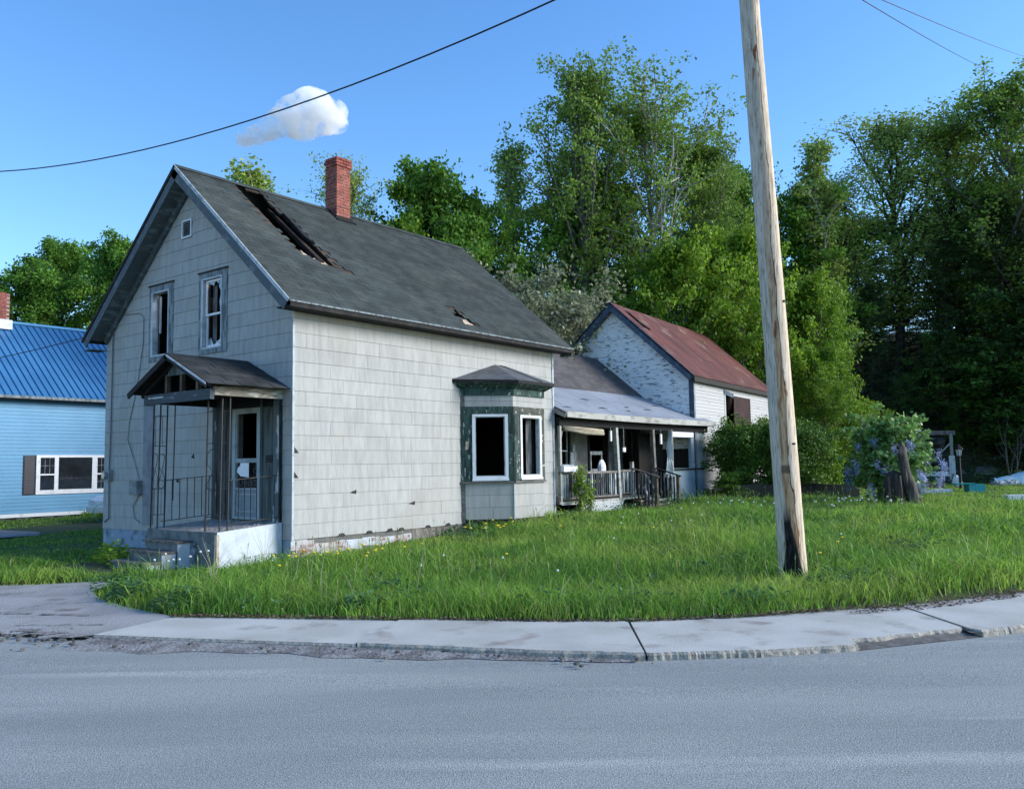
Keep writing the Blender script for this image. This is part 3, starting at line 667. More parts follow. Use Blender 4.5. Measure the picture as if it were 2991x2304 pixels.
def framed(name, F, op, bw, t, mm, parent, extra=()):
    """four boards round an opening op with board widths bw=(left,right,bottom,top)"""
    a0, a1, b0, b1 = op; l, r, bo, tp = bw
    o = MB().prism(F, [(a0-l, b0-bo), (a0, b0-bo), (a0, b1+tp), (a0-l, b1+tp)], *t).prism(F, [(a1, b0-bo), (a1+r, b0-bo), (a1+r, b1+tp), (a1, b1+tp)], *t)
    o.prism(F, [(a0, b0-bo), (a1, b0-bo), (a1, b0), (a0, b0)], *t).prism(F, [(a0, b1), (a1, b1), (a1, b1+tp), (a0, b1+tp)], *t)
    for e in extra: o.prism(F, [(e[0], e[2]), (e[1], e[2]), (e[1], e[3]), (e[0], e[3])], *t)
    return o.build(name, mm, parent)
for n, (op, cs) in enumerate(((win1, cas1), (win2, cas2))):
    w = framed('window', FG, op, (op[0]-cs[0], cs[1]-op[1], op[2]-cs[2], cs[3]-op[3]), (-.012, .022), 'grey_trim', house)
    framed('frame', FG, (op[0]+.03, op[1]-.03, op[2]+.03, op[3]-.03), (.03, .07 if n == 0 else .06, .03, .03), (-.10, .03), 'gable_frame', w)
    MB().prism(FG, [(cs[0]-.02, cs[3]), (cs[1]+.02, cs[3]), (cs[1]+.02, cs[3]+.03), (cs[0]-.02, cs[3]+.03)], .0, .045).build('drip_cap', 'backing', w)
    if n == 1:
        framed('sash', FG, (2.29, 2.80, 4.88, 5.52), (.035, .035, .04, .04), (-.06, -.03), 'white_frame', w)
        framed('sash', FG, (2.29, 2.80, 4.25, 4.84), (.035, .035, .04, .02), (-.085, -.055), 'white_frame', w)
        for pl in ([(2.29, 4.88), (2.34, 4.88), (2.37, 5.1), (2.32, 5.3), (2.40, 5.40), (2.36, 5.52), (2.29, 5.52)], [(2.36, 5.52), (2.42, 5.46), (2.48, 5.52)], [(2.52, 5.52), (2.58, 5.44), (2.70, 5.49), (2.76, 5.52)]):
            MB().prism(FG, pl, -.048, -.044).build('glass_shard', 'shard', w)
        for pl in ([(2.29, 4.25), (2.55, 4.25), (2.48, 4.31), (2.38, 4.34), (2.36, 4.5), (2.32, 4.47), (2.29, 4.62)], [(2.60, 4.25), (2.80, 4.25), (2.80, 4.42), (2.76, 4.36), (2.70, 4.40)]):
            MB().prism(FG, pl, -.073, -.069).build('glass_shard', 'shard', w)
        b = MB()
        for k in range(5): y = 2.66+.035*k; b.add([(.18+.02*(k % 2), y, 4.3), (.18+.02*((k+1) % 2), y+.035, 4.3), (.18+.02*((k+1) % 2), y+.035, 5.5), (.18+.02*(k % 2), y, 5.5)], [(0, 1, 2, 3)])
        b.build('curtain', 'curtain', w)
    else:
        box('window_stop', 'pale_trim', w, .10, .13, 4.66, 4.70, 4.7, 5.5)

# door surround, front door
for k, (a, c) in enumerate(((2.40, 2.46), (2.28, 2.395), (2.12, 2.27), (2.00, 2.11), (1.90, 1.99))):
    MB().prism(FG, [(a, .70), (c, .70), (c, 3.12), (a, 3.12)], -.015, .02+.012*(k % 2)).build('plank', 'dark_plank', gw)
MB().prism(FG, [(1.77, 2.90), (1.895, 2.90), (1.895, .70), (1.77, .70)][::-1], -.015, .018).build('plank', 'green_panel', gw)
for k in range(8): MB().prism(FG, [(.53, .76+k*.267), (.84, .76+k*.267), (.84, 1.02+k*.267), (.53, 1.02+k*.267)], -.01, .006, .008).build('plank', 'green_panel', gw)
MB().prism(FG, [(.845, .76), (.905, .76), (.905, 3.12), (.845, 3.12)], -.015, .03).build('plank', 'green_panel', gw)
MB().prism(FG, [(.53, 2.905), (1.895, 2.905), (1.895, 3.12), (.53, 3.12)], -.015, .012).build('plank', 'black_wood', gw)
MB().prism(FG, [(.56, 1.86), (.74, 1.87), (.74, 2.00), (.55, 2.01), (.53, 1.93)], .010, .02).build('hole', 'backing', gw)
MB().prism(FG, [(.28, .76), (.525, .76), (.525, 3.12), (.28, 3.12)], -.014, -.004).build('plank', 'green_panel', gw)
dr = framed('front_door', FG, (1.0, 1.68, .86, 2.84), (.09, .10, .04, .06), (-.03, .03), 'door_grey', house)
framed('door_frame', FG, (1.03, 1.65, 1.95, 2.80), (.05, .05, .03, .05), (-.02, .015), 'door_grey', dr)
MB().prism(FG, [(.98, .86), (1.70, .86), (1.70, 1.36), (.98, 1.36)], -.03, .0).build('kick_panel', 'door_panel', dr)
framed('panel_moulding', FG, (1.07, 1.61, .98, 1.27), (.03, .03, .03, .03), (.0, .014), 'door_grey', dr)
MB().prism(FG, [(.98, 1.875), (1.70, 1.875), (1.70, 1.955), (.98, 1.955)], -.02, .02).build('lock_rail', 'door_grey', dr)
MB().prism(FG, [(.98, 1.365), (1.70, 1.365), (1.70, 1.40), (.98, 1.40)], -.02, .02).build('lower_rail', 'door_grey', dr)
MB().prism(FG, [(.99, 1.40), (1.69, 1.40), (1.69, 1.875), (.99, 1.875)], -.10, -.09).build('screen', 'backing', dr)
b = MB()
def arc(b, F, c, r, a0, a1, w=.006, n=9, t=.0):
    O, U, V, N = F; b.tube([O+U*(c[0]+r*math.cos(a0+(a1-a0)*i/n))+V*(c[1]+r*math.sin(a0+(a1-a0)*i/n))+N*t for i in range(n+1)], w, 4)
for c, r, a, e in (((1.13, 1.50), .05, 0, 5), ((1.10, 1.60), .06, 2, 6.5), ((1.12, 1.72), .05, -1, 4), ((1.08, 1.80), .035, 0, 5.5), ((1.27, 1.48), .05, -1, 3.6), ((1.42, 1.48), .05, 0, 4.5), ((1.56, 1.50), .06, 2, 6), ((1.60, 1.64), .05, 1, 6), ((1.60, 1.78), .05, -1, 4), ((1.35, 1.55), .1, 1, 2.4)): arc(b, FG, c, r, a, e, t=-.02)
b.build('scrollwork', 'iron_grey', dr)
piece('paper_notice', FG, [(1.25, 1.60), (1.50, 1.62), (1.62, 1.70), (1.60, 1.78), (1.52, 1.82), (1.52, 1.87), (1.25, 1.87)], .021, .024, 'paper', dr)
# pale board left standing on the gable wall
piece('loose_board', FG, [(4.62, .63), (5.03, .60), (5.04, 3.14), (4.63, 3.12)], -.01, .022, 'loose_grey', house)
# meter socket, conduit, junction box, wires
mt = box('electric_meter', 'gray_metal', house, -.10, -.0, 6.32, 6.60, 1.54, 1.78)
MB().tube([(-.10, 6.46, 1.66), (-.17, 6.46, 1.66)], .075, 12).build('meter_dial', 'shard', mt)
MB().tube([(-.03, 6.33, 5.15), (-.03, 6.42, 4.7), (-.03, 6.42, 2.6), (-.03, 6.45, 1.78)], .014, 6).build('conduit', 'cable_grey', house)
MB().tube([(-.03, 6.45, 1.54), (-.03, 6.42, .72), (-.03, 6.62, .62)], .014, 6).build('conduit', 'cable_grey', house)
jb = box('junction_box', 'gray_metal', house, -.12, 0, 5.05, 5.40, 1.24, 1.54)
box('box_lid', 'gray_metal', jb, -.135, -.121, 5.07, 5.38, 1.26, 1.52)
MB().tube([(-.02, 5.93, 5.24), (-.02, 5.3, 5.20), (-.02, 5.12, 5.10), (-.02, 5.12, 4.54), (-.02, 5.28, 3.81), (-.02, 5.41, 3.39), (-.02, 5.63, 2.83), (-.03, 5.67, 2.43), (-.03, 5.35, 1.94), (-.03, 5.15, 1.56)], .008, 5).build('wire', 'cable_grey', house)
MB().tube([(-.02, 5.15, 1.24), (-.03, 5.39, .99), (-.03, 5.3, .73), (-.03, 5.08, .64)], .008, 5).build('wire', 'cable_grey', house)

# bay window on the long wall
A = Vector((4.578, 0, 0)); B = Vector((5.409, -.831, 0)); C = Vector((6.58, -.831, 0)); D = Vector((7.41, 0, 0))
FA = FR(A, B-A, Z, (-1, -1, 0)); FB = FR(B, X, Z, -Y); FC = FR(C, D-C, Z, (1, -1, 0)); WA = (B-A).length; WB = (C-B).length
bay = MB()
for F, w in ((FA, WA), (FB, WB), (FC, WA)):
    ops = [(.318, .988, 1.50, 2.84)] if F is FA else ([(.29, .96, 1.50, 2.83)] if F is FB else [])
    for p in cut((0, w, .5, 3.5), ops): bay.prism(F, p, -.06, -.018)
bay.add([(4.6, .05, .52), (5.42, -.78, .52), (6.56, -.78, .52), (7.4, .05, .52), (4.6, .05, 3.5), (5.42, -.78, 3.5), (6.56, -.78, 3.5), (7.4, .05, 3.5)], [(0, 1, 2, 3), (4, 5, 6, 7)])
bay = bay.build('bay_window', 'backing', house)
for F, w, s in ((FA, WA, .09), (FB, WB, .0)):
    for (a, c, lo, hi) in ((s, s+(w-s)*.55, 3.19, 3.31), (s+(w-s)*.55, w, 3.19, 3.31), (s, w, 3.065, 3.185), (s, w, 1.10, 1.36), (s, s+(w-s)*.5, .835, 1.095), (s+(w-s)*.5, w, .835, 1.095), (s, w*.6, .57, .83), (w*.6, w, .57, .83)):
        piece('siding_shingle', F, [(a+.003, lo), (c-.003, lo), (c-.003, hi), (a+.003, hi)], -.016, .0, 'siding', bay, .006)
piece('corner_strip', FA, [(0, .5), (.085, .5), (.085, 1.36), (0, 1.36)], -.015, .012, 'wood_sill', bay); piece('corner_strip', FA, [(0, 3.065), (.085, 3.065), (.085, 3.31), (0, 3.31)], -.015, .012, 'wood_sill', bay)
MB().tube([B+Vector((-.004, -.01, .55)), B+Vector((-.004, -.01, 1.36))], .012, 5).build('corner_strip', 'pale_trim', bay)
for F, w, op in ((FA, WA, (.318, .988, 1.51, 2.84)), (FB, WB, (.29, .96, 1.52, 2.83))):
    cs = framed('window', F, (op[0]-.062, op[1]+.067, op[2]-.095, op[3]+.05), (op[0]-.062, w-op[1]-.067-.004, .02, 3.06-op[3]-.05), (-.016, .018), 'green_peel' if F is FA else 'brown_peel', bay)
    if F is FB: MB().prism(F, [(.02, 1.41), (.14, 1.41), (.14, 2.88), (.02, 2.88)], .018, .03).build('stile', 'green_peel', cs)
    if F is FA: MB().prism(F, [(.10, 2.1), (.17, 2.12), (.18, 2.28), (.11, 2.30)], .018, .024).build('bare_patch', 'insul', cs)
    framed('window_frame', F, op, (.062, .067, .05, .05), (-.02, .04), 'white_frame', cs)
    framed('inner_frame', F, (op[0]+.018, op[1]-.018, op[2]+.018, op[3]-.018), (.018, .018, .018, .018), (-.07, .02), 'pale_trim', cs)
    MB().prism(F, [(op[0]-.07, op[2]-.095), (op[1]+.075, op[2]-.095), (op[1]+.075, op[2]-.05), (op[0]-.07, op[2]-.05)], -.01, .06).build('sill', 'white_frame', cs)
    MB().prism(F, [(-.0, 1.362), (w+.0, 1.362), (w+.0, 1.405), (-.0, 1.405)], -.01, .055).build('sill_board', 'wood_sill', bay)
    MB().prism(F, [(0, 3.312), (w, 3.312), (w, 3.47), (0, 3.47)], -.01, .03).build('frieze', 'green_peel', bay)
MB().prism(FB, [(.02, 3.055), (WB, 3.055), (WB, 2.92), (.02, 2.92)][::-1], .0, .022).build('header', 'brown_peel', bay)
b = MB()
for k in range(6): x = 6.08+.035*k; b.add([(x, -.68+.02*(k % 2), 1.55), (x+.035, -.68+.02*((k+1) % 2), 1.55), (x+.03, -.68+.02*((k+1) % 2), 2.8), (x, -.68+.02*(k % 2), 2.8)], [(0, 1, 2, 3)])
b.build('curtain', 'curtain', bay)
e = [Vector((4.30, 0, 3.64)), Vector((5.33, -1.06, 3.62)), Vector((6.72, -1.06, 3.62)), Vector((7.72, 0, 3.64))]
i2 = [Vector((4.50, 0, 3.47)), Vector((5.385, -.89, 3.47)), Vector((6.61, -.89, 3.47)), Vector((7.49, 0, 3.47))]
dn = Vector((0, 0, -.05))
b = MB(); b.add([p+dn for p in e]+i2, [(0, 1, 5, 4), (1, 2, 6, 5), (2, 3, 7, 6)]); b.build('cornice', 'green_peel', bay)
b = MB(); b.add(e+[p+dn for p in e], [(0, 4, 5, 1), (1, 5, 6, 2), (2, 6, 7, 3)]); b.build('cornice_edge', 'black_wood', bay)
M['bay_roof'] = mat('weathered_bay_roofing', (.115, .125, .13), (.08, .085, .09), scale=5, thr=(.4, .6), bump=(30, .5))
P, Q = Vector((5.81, -.003, 4.085)), Vector((6.2, -.003, 4.085)); up = Vector((0, 0, .022))
b = MB(); b.add([e[0], e[1], P, e[2], Q, e[3]]+[q+up for q in (e[0], e[1], P, e[2], Q, e[3])], [(0, 1, 7, 6), (1, 3, 9, 7), (3, 5, 11, 9)]); b.build('roof_edge', 'roof_tab3', bay)
for nme, pl in (('roof_panel', (e[0], e[1], P)), ('roof_panel', (e[1], e[2], Q, P)), ('roof_panel', (e[2], e[3], Q))):
    b = MB(); b.add([q+up for q in pl], [tuple(range(len(pl)))]); b.build(nme, 'bay_roof', bay)
MB().tube([P.lerp(Q, .5)+up, e[2].lerp(e[1], .35)+up*1.2], .012, 4).build('lifted_seam', 'tar', bay)

# ------------------------------------------------------------------ front porch
po = thing('entry_porch', 'small concrete entry porch with a sagging dark gabled canopy on iron posts', 'porch')
slz = lambda x: .79+.068*x
sb = MB(); sb.add([(-1.33, .25, -.1), (-.02, .25, -.1), (-.02, 2.46, -.1), (-1.33, 2.46, -.1), (-1.33, .25, slz(-1.33)), (-.02, .25, slz(0)), (-.02, 2.46, slz(0)), (-1.33, 2.46, slz(-1.33))], [(4, 5, 6, 7)])
sb.cur = 1; sb.add([(-1.33, .25, -.1), (-.02, .25, -.1), (-.02, .25, slz(0)), (-1.33, .25, slz(-1.33))], [(0, 1, 2, 3)])
sb.cur = 2; sb.add([(-1.33, .25, -.1), (-1.33, 2.46, -.1), (-1.33, 2.46, slz(-1.33)), (-1.33, .25, slz(-1.33)), (-.02, 2.46, -.1), (-.02, 2.46, slz(0))], [(0, 3, 2, 1), (1, 2, 5, 4)])
slab = sb.build('porch_slab', ['slab_top', 'conc_white', 'conc_dark'], po)
box('corner_post', 'insul', slab, -1.35, -1.30, .235, .30, 0, .66)
b = MB()
for i in range(60): x = random.uniform(-1.2, -.1); y = random.uniform(.35, 2.3) if i % 2 else random.uniform(.35, .9); b.ball((x, y, slz(x)+.004), random.uniform(.01, .035), 5, 3, (1.3, 1, .5), .4)
tag(b.build('rubble', 'slab_top', slab), kind='stuff')
stz = ((-1.34, -1.62, .54), (-1.62, -1.90, .385), (-1.90, -2.18, .23))
for k, (a, c, z) in enumerate(stz):
    sp = box('step', 'conc_dark', po, c+.03, a, 1.03+.02*k, 2.05+.02*k, -.05, z-.035)
    box('tread', 'grey_wood', sp, c-.01, a-.002, .97+.02*k, 2.10+.02*k, z-.034, z)
    box('side_block', 'conc_white', sp, c+.03, a-.001, 1.0+.02*k, 1.028+.02*k, -.05, z-.036)
box('side_block', 'conc_blue', slab, -1.37, -1.331, .88, 1.0, 0, .5)
# canopy
cz, rz_ = 3.20, 3.80; cy0, cy1, cm = .06, 2.62, 1.33; cx0, cx1 = -1.68, -.004
kR = (rz_-cz)/(cm-cy0)
FCR = FR((cx0, cy0, cz), X, (0, cm-cy0, rz_-cz), (0, -(rz_-cz), cm-cy0)); FCL = FR((cx0, cy1, cz-.03), X, (0, cm-cy1, rz_-cz+.03), (0, rz_-cz+.03, cy1-cm))
LR = math.hypot(cm-cy0, rz_-cz); LL = math.hypot(cy1-cm, rz_-cz+.03)
cn = MB().prism(FCR, [(0, 0), (cx1-cx0, 0), (cx1-cx0, LR), (0, LR)], -.03, -.012).prism(FCL, [(0, 0), (cx1-cx0, 0), (cx1-cx0, LL), (0, LL)], -.03, -.012).build('canopy_roof', 'black_wood', po)
cover(cn, 'far_canopy_shingles', 'canopy_shingle', FCR, cx1-cx0, -.03, LR, .33, .21, [], [], (-.011, .0), 'roof_tab3', .014, gap=.006, wig=.1, jit=.005)
cover(cn, 'far_canopy_shingles', 'canopy_shingle', FCL, cx1-cx0, -.03, LL, .33, .21, [], [], (-.011, .0), 'roof_tab3', .012, gap=.006, wig=.1, jit=.004)
MB().prism(FCR, [(-.02, .0), (.01, .0), (.01, LR), (-.02, LR)], -.10, -.031).build('barge_board', 'black_wood', cn)
MB().prism(FCR, [(-.03, .0), (-.021, .0), (-.021, LR-.05), (-.03, LR-.05)], -.045, -.01).build('drip_edge', 'pale_trim', cn)
MB().prism(FCL, [(-.02, .0), (.01, .0), (.01, LL), (-.02, LL)], -.12, -.031).build('barge_board', 'black_wood', cn)
MB().bar((cx0+.2, .22, 3.16), (cx0+.2, 1.30, 3.66), .05, .07).bar((cx0+.2, 2.45, 3.10), (cx0+.2, 1.36, 3.66), .05, .07).build('truss', 'black_wood', cn)
for y in (.70, 1.20, 1.68): box('stud', 'brown_wood', cn, -1.47, -1.40, y-.035, y+.035, 3.13, 3.16+.42*(1-abs(y-1.33)/1.25))
MB().prism(FR((-1.48, 0, 0), Y, Z, -X), [(1.0, 3.42), (1.62, 3.42), (1.50, 3.58), (1.33, 3.68), (1.18, 3.58)], 0, .012).build('gable_scrap', 'green_panel', cn)
MB().box(-1.50, -1.42, .26, 2.36, 2.94, 3.12).build('front_beam', 'beam_blue', po)
MB().box(-1.51, -1.501, 1.7, 2.2, 3.04, 3.07).build('paint_strip', 'pale_trim', po)
MB().box(-1.415, -.01, .255, .30, 3.01, 3.17).build('side_beam', 'peel', po)
MB().box(-1.415, -.01, 2.32, 2.38, 2.97, 3.15).build('side_beam', 'black_wood', po)
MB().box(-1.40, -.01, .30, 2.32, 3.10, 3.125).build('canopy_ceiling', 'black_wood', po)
MB().box(-.06, -.035, .30, .47, .78, 3.0).build('wall_post', 'peel_post', po)
MB().tube([(-.07, .275, .78), (-.07, .275, 2.98)], .012, 6).build('iron_bar', 'iron', po)
def scroll_column(name, pts, mm='iron', sc=(0, 1)):
    q = MB()
    for (x, y, zt) in pts: q.tube([(x, y, slz(x)), (x+.03, y, zt)], .016, 6)
    for a, c in zip(pts[:-1], pts[1:]):
        a_, c_ = Vector((a[0], a[1], 0)), Vector((c[0], c[1], 0)); d = c_-a_; w = d.length; U = d.normalized(); F = (a_, U, Z, U.cross(Z))
        arc(q, F, (w*.5, 1.50), w*.42, math.pi*.95, math.pi*2.05, .006); arc(q, F, (w*.5, 1.98), w*.42, 0, math.pi, .006)
        P = lambda u, z: a_+U*u+Z*z
        q.tube([P(w*.08, 1.5), P(w*.5, 1.72), P(w*.92, 1.98)], .006, 4); q.tube([P(w*.92, 1.5), P(w*.92, 1.62), P(w*.6, 1.74)], .005, 4); q.tube([P(w*.08, 1.98), P(w*.08, 1.86), P(w*.4, 1.74)], .005, 4)
        for z in (1.42, 2.2, .95, 2.75): q.tube([P(0, z), P(w, z)], .006, 4)
        q.tube([P(w*.5, 2.2), P(w*.5, 2.75)], .005, 4); q.tube([P(w*.5, .95), P(w*.5, 1.42)], .005, 4)
    return q.build(name, mm, po)
scroll_column('iron_column', [(-1.31, .64, 2.95), (-1.22, .36, 2.97), (-1.08, .34, 3.05)])
scroll_column('iron_column', [(-1.30, 2.41, 2.95), (-1.29, 2.20, 2.95), (-1.12, 2.26, 2.95)])
MB().tube([(-1.05, 2.1, 1.2), (-1.02, 2.12, 2.95)], .012, 6).build('iron_bar', 'iron', po)
def railing(p0, p1, n, zl=.10, zh=.85, mm='iron'):
    a = Vector((*p0, slz(p0[0]))); c = Vector((*p1, slz(p1[0])))
    rl = MB().bar(a+Z*zh, c+Z*zh, .022, .012).bar(a+Z*zl, c+Z*zl, .018, .012).build('railing', mm, po)
    for k in range(n):
        p = a.lerp(c, (k+.5)/n); MB().tube([p+Z*zl, p+Z*(zh-.2), p+Z*zh], .009, 4).build('baluster', mm, rl)
railing((-1.12, 2.40), (-.04, 2.40), 7); railing((-1.06, .33), (-.07, .33), 8)

# ------------------------------------------------------------------ side wing with the veranda
wing = thing('side_wing', 'low side wing behind the grey house with a silvery porch roof over a cluttered veranda', 'building', (8.2, 0, .4))
XW0, XW1 = 8.18, 16.0
FW = FR((XW0, 1.8, 0), X, Z, -Y)
wdr1 = (4.45, 5.45, .82, 2.75); wdr2 = (6.35, 7.05, .82, 2.85); wwin = (2.85, 3.30, 1.55, 2.75)
ww = wall_part('back_wall', FW, (0, XW1-XW0, .2, 3.85), [wdr1, wdr2, wwin], [], -.15, -.012, 'backing', wing)
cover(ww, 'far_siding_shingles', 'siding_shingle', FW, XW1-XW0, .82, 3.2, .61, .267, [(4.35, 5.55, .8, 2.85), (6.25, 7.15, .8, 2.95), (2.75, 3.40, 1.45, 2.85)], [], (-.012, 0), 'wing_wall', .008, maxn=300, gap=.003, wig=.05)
w = framed('window', FW, wwin, (.10, .10, .08, .10), (-.01, .025), 'black_wood', wing)
framed('sash', FW, (2.88, 3.27, 2.16, 2.72), (.03, .03, .03, .03), (-.06, -.02), 'white_frame', w); framed('sash', FW, (2.88, 3.27, 1.58, 2.14), (.03, .03, .03, .03), (-.08, -.04), 'white_frame', w)
framed('door_frame', FW, wdr1, (.08, .08, .02, .08), (-.01, .03), 'black_wood', wing)
framed('door_frame', FW, wdr2, (.06, .06, .02, .06), (-.01, .03), 'grey_trim', wing)
MB().prism(FW, [(6.38, 2.08), (7.02, 2.08), (7.02, 2.13), (6.38, 2.13)], .0, .02).prism(FW, [(6.38, .82), (6.45, .82), (6.45, 2.08), (6.38, 2.08)], 0, .02).build('screen_rail', 'grey_trim', wing)
MB().box(XW0, XW1, 4.9, 5.0, .3, 3.9).box(XW0, XW0+.1, 1.8, 4.9, .3, 3.9).box(XW1-.1, XW1, 1.8, 4.9, .3, 3.9).box(XW0+.1, XW1-.1, 1.96, 4.9, .7, .8).build('wing_walls', 'backing', wing)
# upper roof
wy, wz, ry, rz2 = 1.7, 4.02, 3.38, 5.43
FWR = FR((XW0-.0, wy, wz), X, (0, ry-wy, rz2-wz), (0, -(rz2-wz), ry-wy)); LW = math.hypot(ry-wy, rz2-wz); lw = XW1-XW0
ur = MB().prism(FWR, [(0, -.2), (lw, -.2), (lw, LW), (0, LW)], -.06, -.012).prism(FR((XW0, 2*ry-wy, wz), X, (0, -(ry-wy), rz2-wz), (0, rz2-wz, ry-wy)), [(0, -.3), (lw, -.3), (lw, LW), (0, LW)], -.06, .0).build('upper_roof', 'tar', wing)
cover(ur, 'far_roof_shingles', 'roof_shingle', FWR, lw, -.03, LW, .305, .145, [], [], (-.011, .0), 'roof_tab2', .024, maxn=300, gap=.003, wig=.03, jit=.002)
# porch roof: sheets
ey, ez = -.37, 3.075
FWP = FR((XW0, ey, ez), X, (0, wy-ey, wz-ez-.02), (0, -(wz-ez-.02), wy-ey)); LP = math.hypot(wy-ey, wz-ez)
pr = MB().prism(FWP, [(0, 0), (8.85, 0), (8.1, LP*.55), (7.85, LP), (0, LP)], -.05, -.012).build('porch_roof', 'grey_wood', wing)
rows = ((0, .62), (.60, 1.22), (1.20, LP+.03))
for r, (a, c) in enumerate(rows):
    u = -.0 if r % 2 == 0 else -.6
    while u < 8.9:
        u0_, u1_ = max(u, 0), u+1.25
        p = cut((u0_, min(u1_, 8.9), a, c), [], [(1, .75/(LP*.55) if a < .7 else .45, 8.88 if a < .7 else 8.35)])
        for q in p: piece('roofing_sheet', FWP, q, -.011+.006*r*-1+.014, .006-.003*r+.004, 'porch_metal', pr, .004, .002)
        u += 1.27
for i in range(7):
    u = random.uniform(.3, 7.6); v = random.uniform(.1, 1.9); MB().prism(FWP, [(u, v), (u+random.uniform(.15, .5), v-.03), (u+.3, v+.05)], .008, .02).build('torn_flap', 'tar', pr)
for k in range(8):
    x0 = 8.22+k*1.1; sag = lambda x: .03*math.sin((x-8.2)/8.8*math.pi); x1 = x0+1.095
    MB().add([(x0, ey-.03, ez-.13-sag(x0)), (x1, ey-.03, ez-.13-sag(x1)), (x1, ey-.03, ez+.02-sag(x1)*.4), (x0, ey-.03, ez+.02-sag(x0)*.4), (x0, ey, ez-.13-sag(x0)), (x1, ey, ez-.13-sag(x1)), (x1, ey, ez+.0), (x0, ey, ez+.0)], [(0, 1, 2, 3), (0, 4, 5, 1), (3, 2, 6, 7), (0, 3, 7, 4), (1, 5, 6, 2)]).build('fascia_board', 'fascia', pr)
MB().bar((8.20, .02, 3.16), (8.20, ey, 3.0), .03, .14).build('barge_board', 'fascia', pr)
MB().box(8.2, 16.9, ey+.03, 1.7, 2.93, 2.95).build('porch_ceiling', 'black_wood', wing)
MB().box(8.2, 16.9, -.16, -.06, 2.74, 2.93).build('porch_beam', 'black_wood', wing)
MB().bar((16.95, ey, 2.98), (16.1, .9, 3.5), .04, .16).build('barge_board', 'grey_wood', pr)
# deck, posts, railings, lattice
dk = box('deck', 'grey_wood', wing, 8.2, 13.3, -.10, 1.78, .74, .80)
box('deck_edge', 'fascia', dk, 8.2, 12.0, -.145, -.101, .745, .80)
def post(x, w=.11, z0=.8, z1=2.76, mm='fascia', top=None): 
    return MB().bar((x, -.11, z0), (x+(top or 0), -.11, z1), w, w).build('post', mm, wing)
post(11.15, top=-.13); post(13.25, top=-.1, mm='grey_wood'); post(14.32, mm='fascia', z1=2.76, top=.0); post(8.27, .07)
rl = MB().box(8.22, 11.1, -.14, -.08, 1.50, 1.56).box(8.22, 11.1, -.13, -.09, .86, .90).build('railing', 'grey_wood', wing)
for k in range(26):
    x = 8.33+k*.108; 
    MB().box(x, x+.05+.02*(k % 3 == 0), -.12, -.10, .86, 1.50).build('baluster', 'pale_baluster' if k in (0, 1, 2, 9, 13, 22, 24) else 'dark_baluster', rl)
rl = MB().box(11.22, 12.0, -.14, -.08, 1.52, 1.58).box(11.22, 12.0, -.13, -.09, .90, .94).build('railing', 'grey_wood', wing)
for k in range(7): MB().box(11.28+k*.108, 11.335+k*.108, -.12, -.10, .92, 1.52).build('baluster', 'pale_baluster' if k % 2 else 'dark_baluster', rl)
lt = MB().box(8.3, 11.2, -.13, -.10, .72, .742).build('lattice', 'lattice', wing)
for k in range(40):
    x = 9.15+k*.088
    if x > 11.15: break
    for s in (1, -1):
        xa, xb = (x, x+.28) if s == 1 else (x+.28, x)
        zb = .42
        MB().bar((xa, -.122 if s == 1 else -.108, zb), (xb, -.122 if s == 1 else -.108, .735), .034, .012, up=(0, 1, 0)).build('slat', 'lattice', lt)
# stairs
stt = MB().box(11.9, 13.2, -.85, -.125, .35, .44).build('stairs', 'brown_wood', wing)
for k, (y, z) in enumerate(((-.35, .69), (-.60, .58), (-.85, .50))):
    box('tread', 'grey_wood' if k else 'brown_wood', stt, 11.92, 13.18, y, y+.27, z-.035, z); box('riser', 'brown_wood', stt, 11.95, 13.15, y+.02, y+.04, z-.16, z-.036)
box('flagstone', 'conc_dark', stt, 11.4, 13.4, -1.35, -.87, .40, .47)
for x in (11.88, 13.22):
    MB().box(x-.045, x+.045, -.93, -.84, .42, 1.36 if x < 12 else 1.40).build('newel', 'brown_wood', stt); MB().box(x-.045, x+.045, -.16, -.07, .8, 1.80).build('newel', 'fascia' if x < 12 else 'grey_wood', stt)
    MB().bar((x, -.10, 1.62), (x, -.98, 1.36), .07, .035).build('handrail', 'grey_wood' if x < 12 else 'black_wood', stt)
    for k in range(6): y = -.2-k*.11; MB().box(x-.012, x+.012, y-.025, y+.025, .55 if k > 2 else .75, 1.58+(.26*y/.88)).build('baluster', 'dark_baluster', stt)
MB().bar((12.3, -.5, .62), (12.55, -.12, 1.05), .05, .03).bar((12.9, -.45, .75), (12.6, -.1, 1.5), .03, .03).build('broken_board', 'fascia', stt)
# enclosed end of the veranda
FE = FR((13.3, -.10, 0), X, Z, -Y)
en = wall_part('end_room', FE, (1.05, 3.3, .55, 2.76), [(1.15, 2.45, 1.58, 2.55)], [], -.10, -.0, 'teal_panel', wing)
box('head_board', 'white', en, 14.4, 15.9, -.13, -.105, 2.56, 2.72)
box('window_sill', 'black_wood', en, 14.4, 16.6, -.15, -.102, 1.52, 1.57)
for k in range(9): MB().prism(FE, [(2.50, 1.62+k*.105), (3.28, 1.62+k*.105), (3.28, 1.72+k*.105), (2.50, 1.72+k*.105)], .001, .006, .01).build('clapboard', 'white_clap2', en)
MB().box(14.3, 16.6, 1.0, 1.05, .8, 2.7).build('inner_wall', 'interior', en)
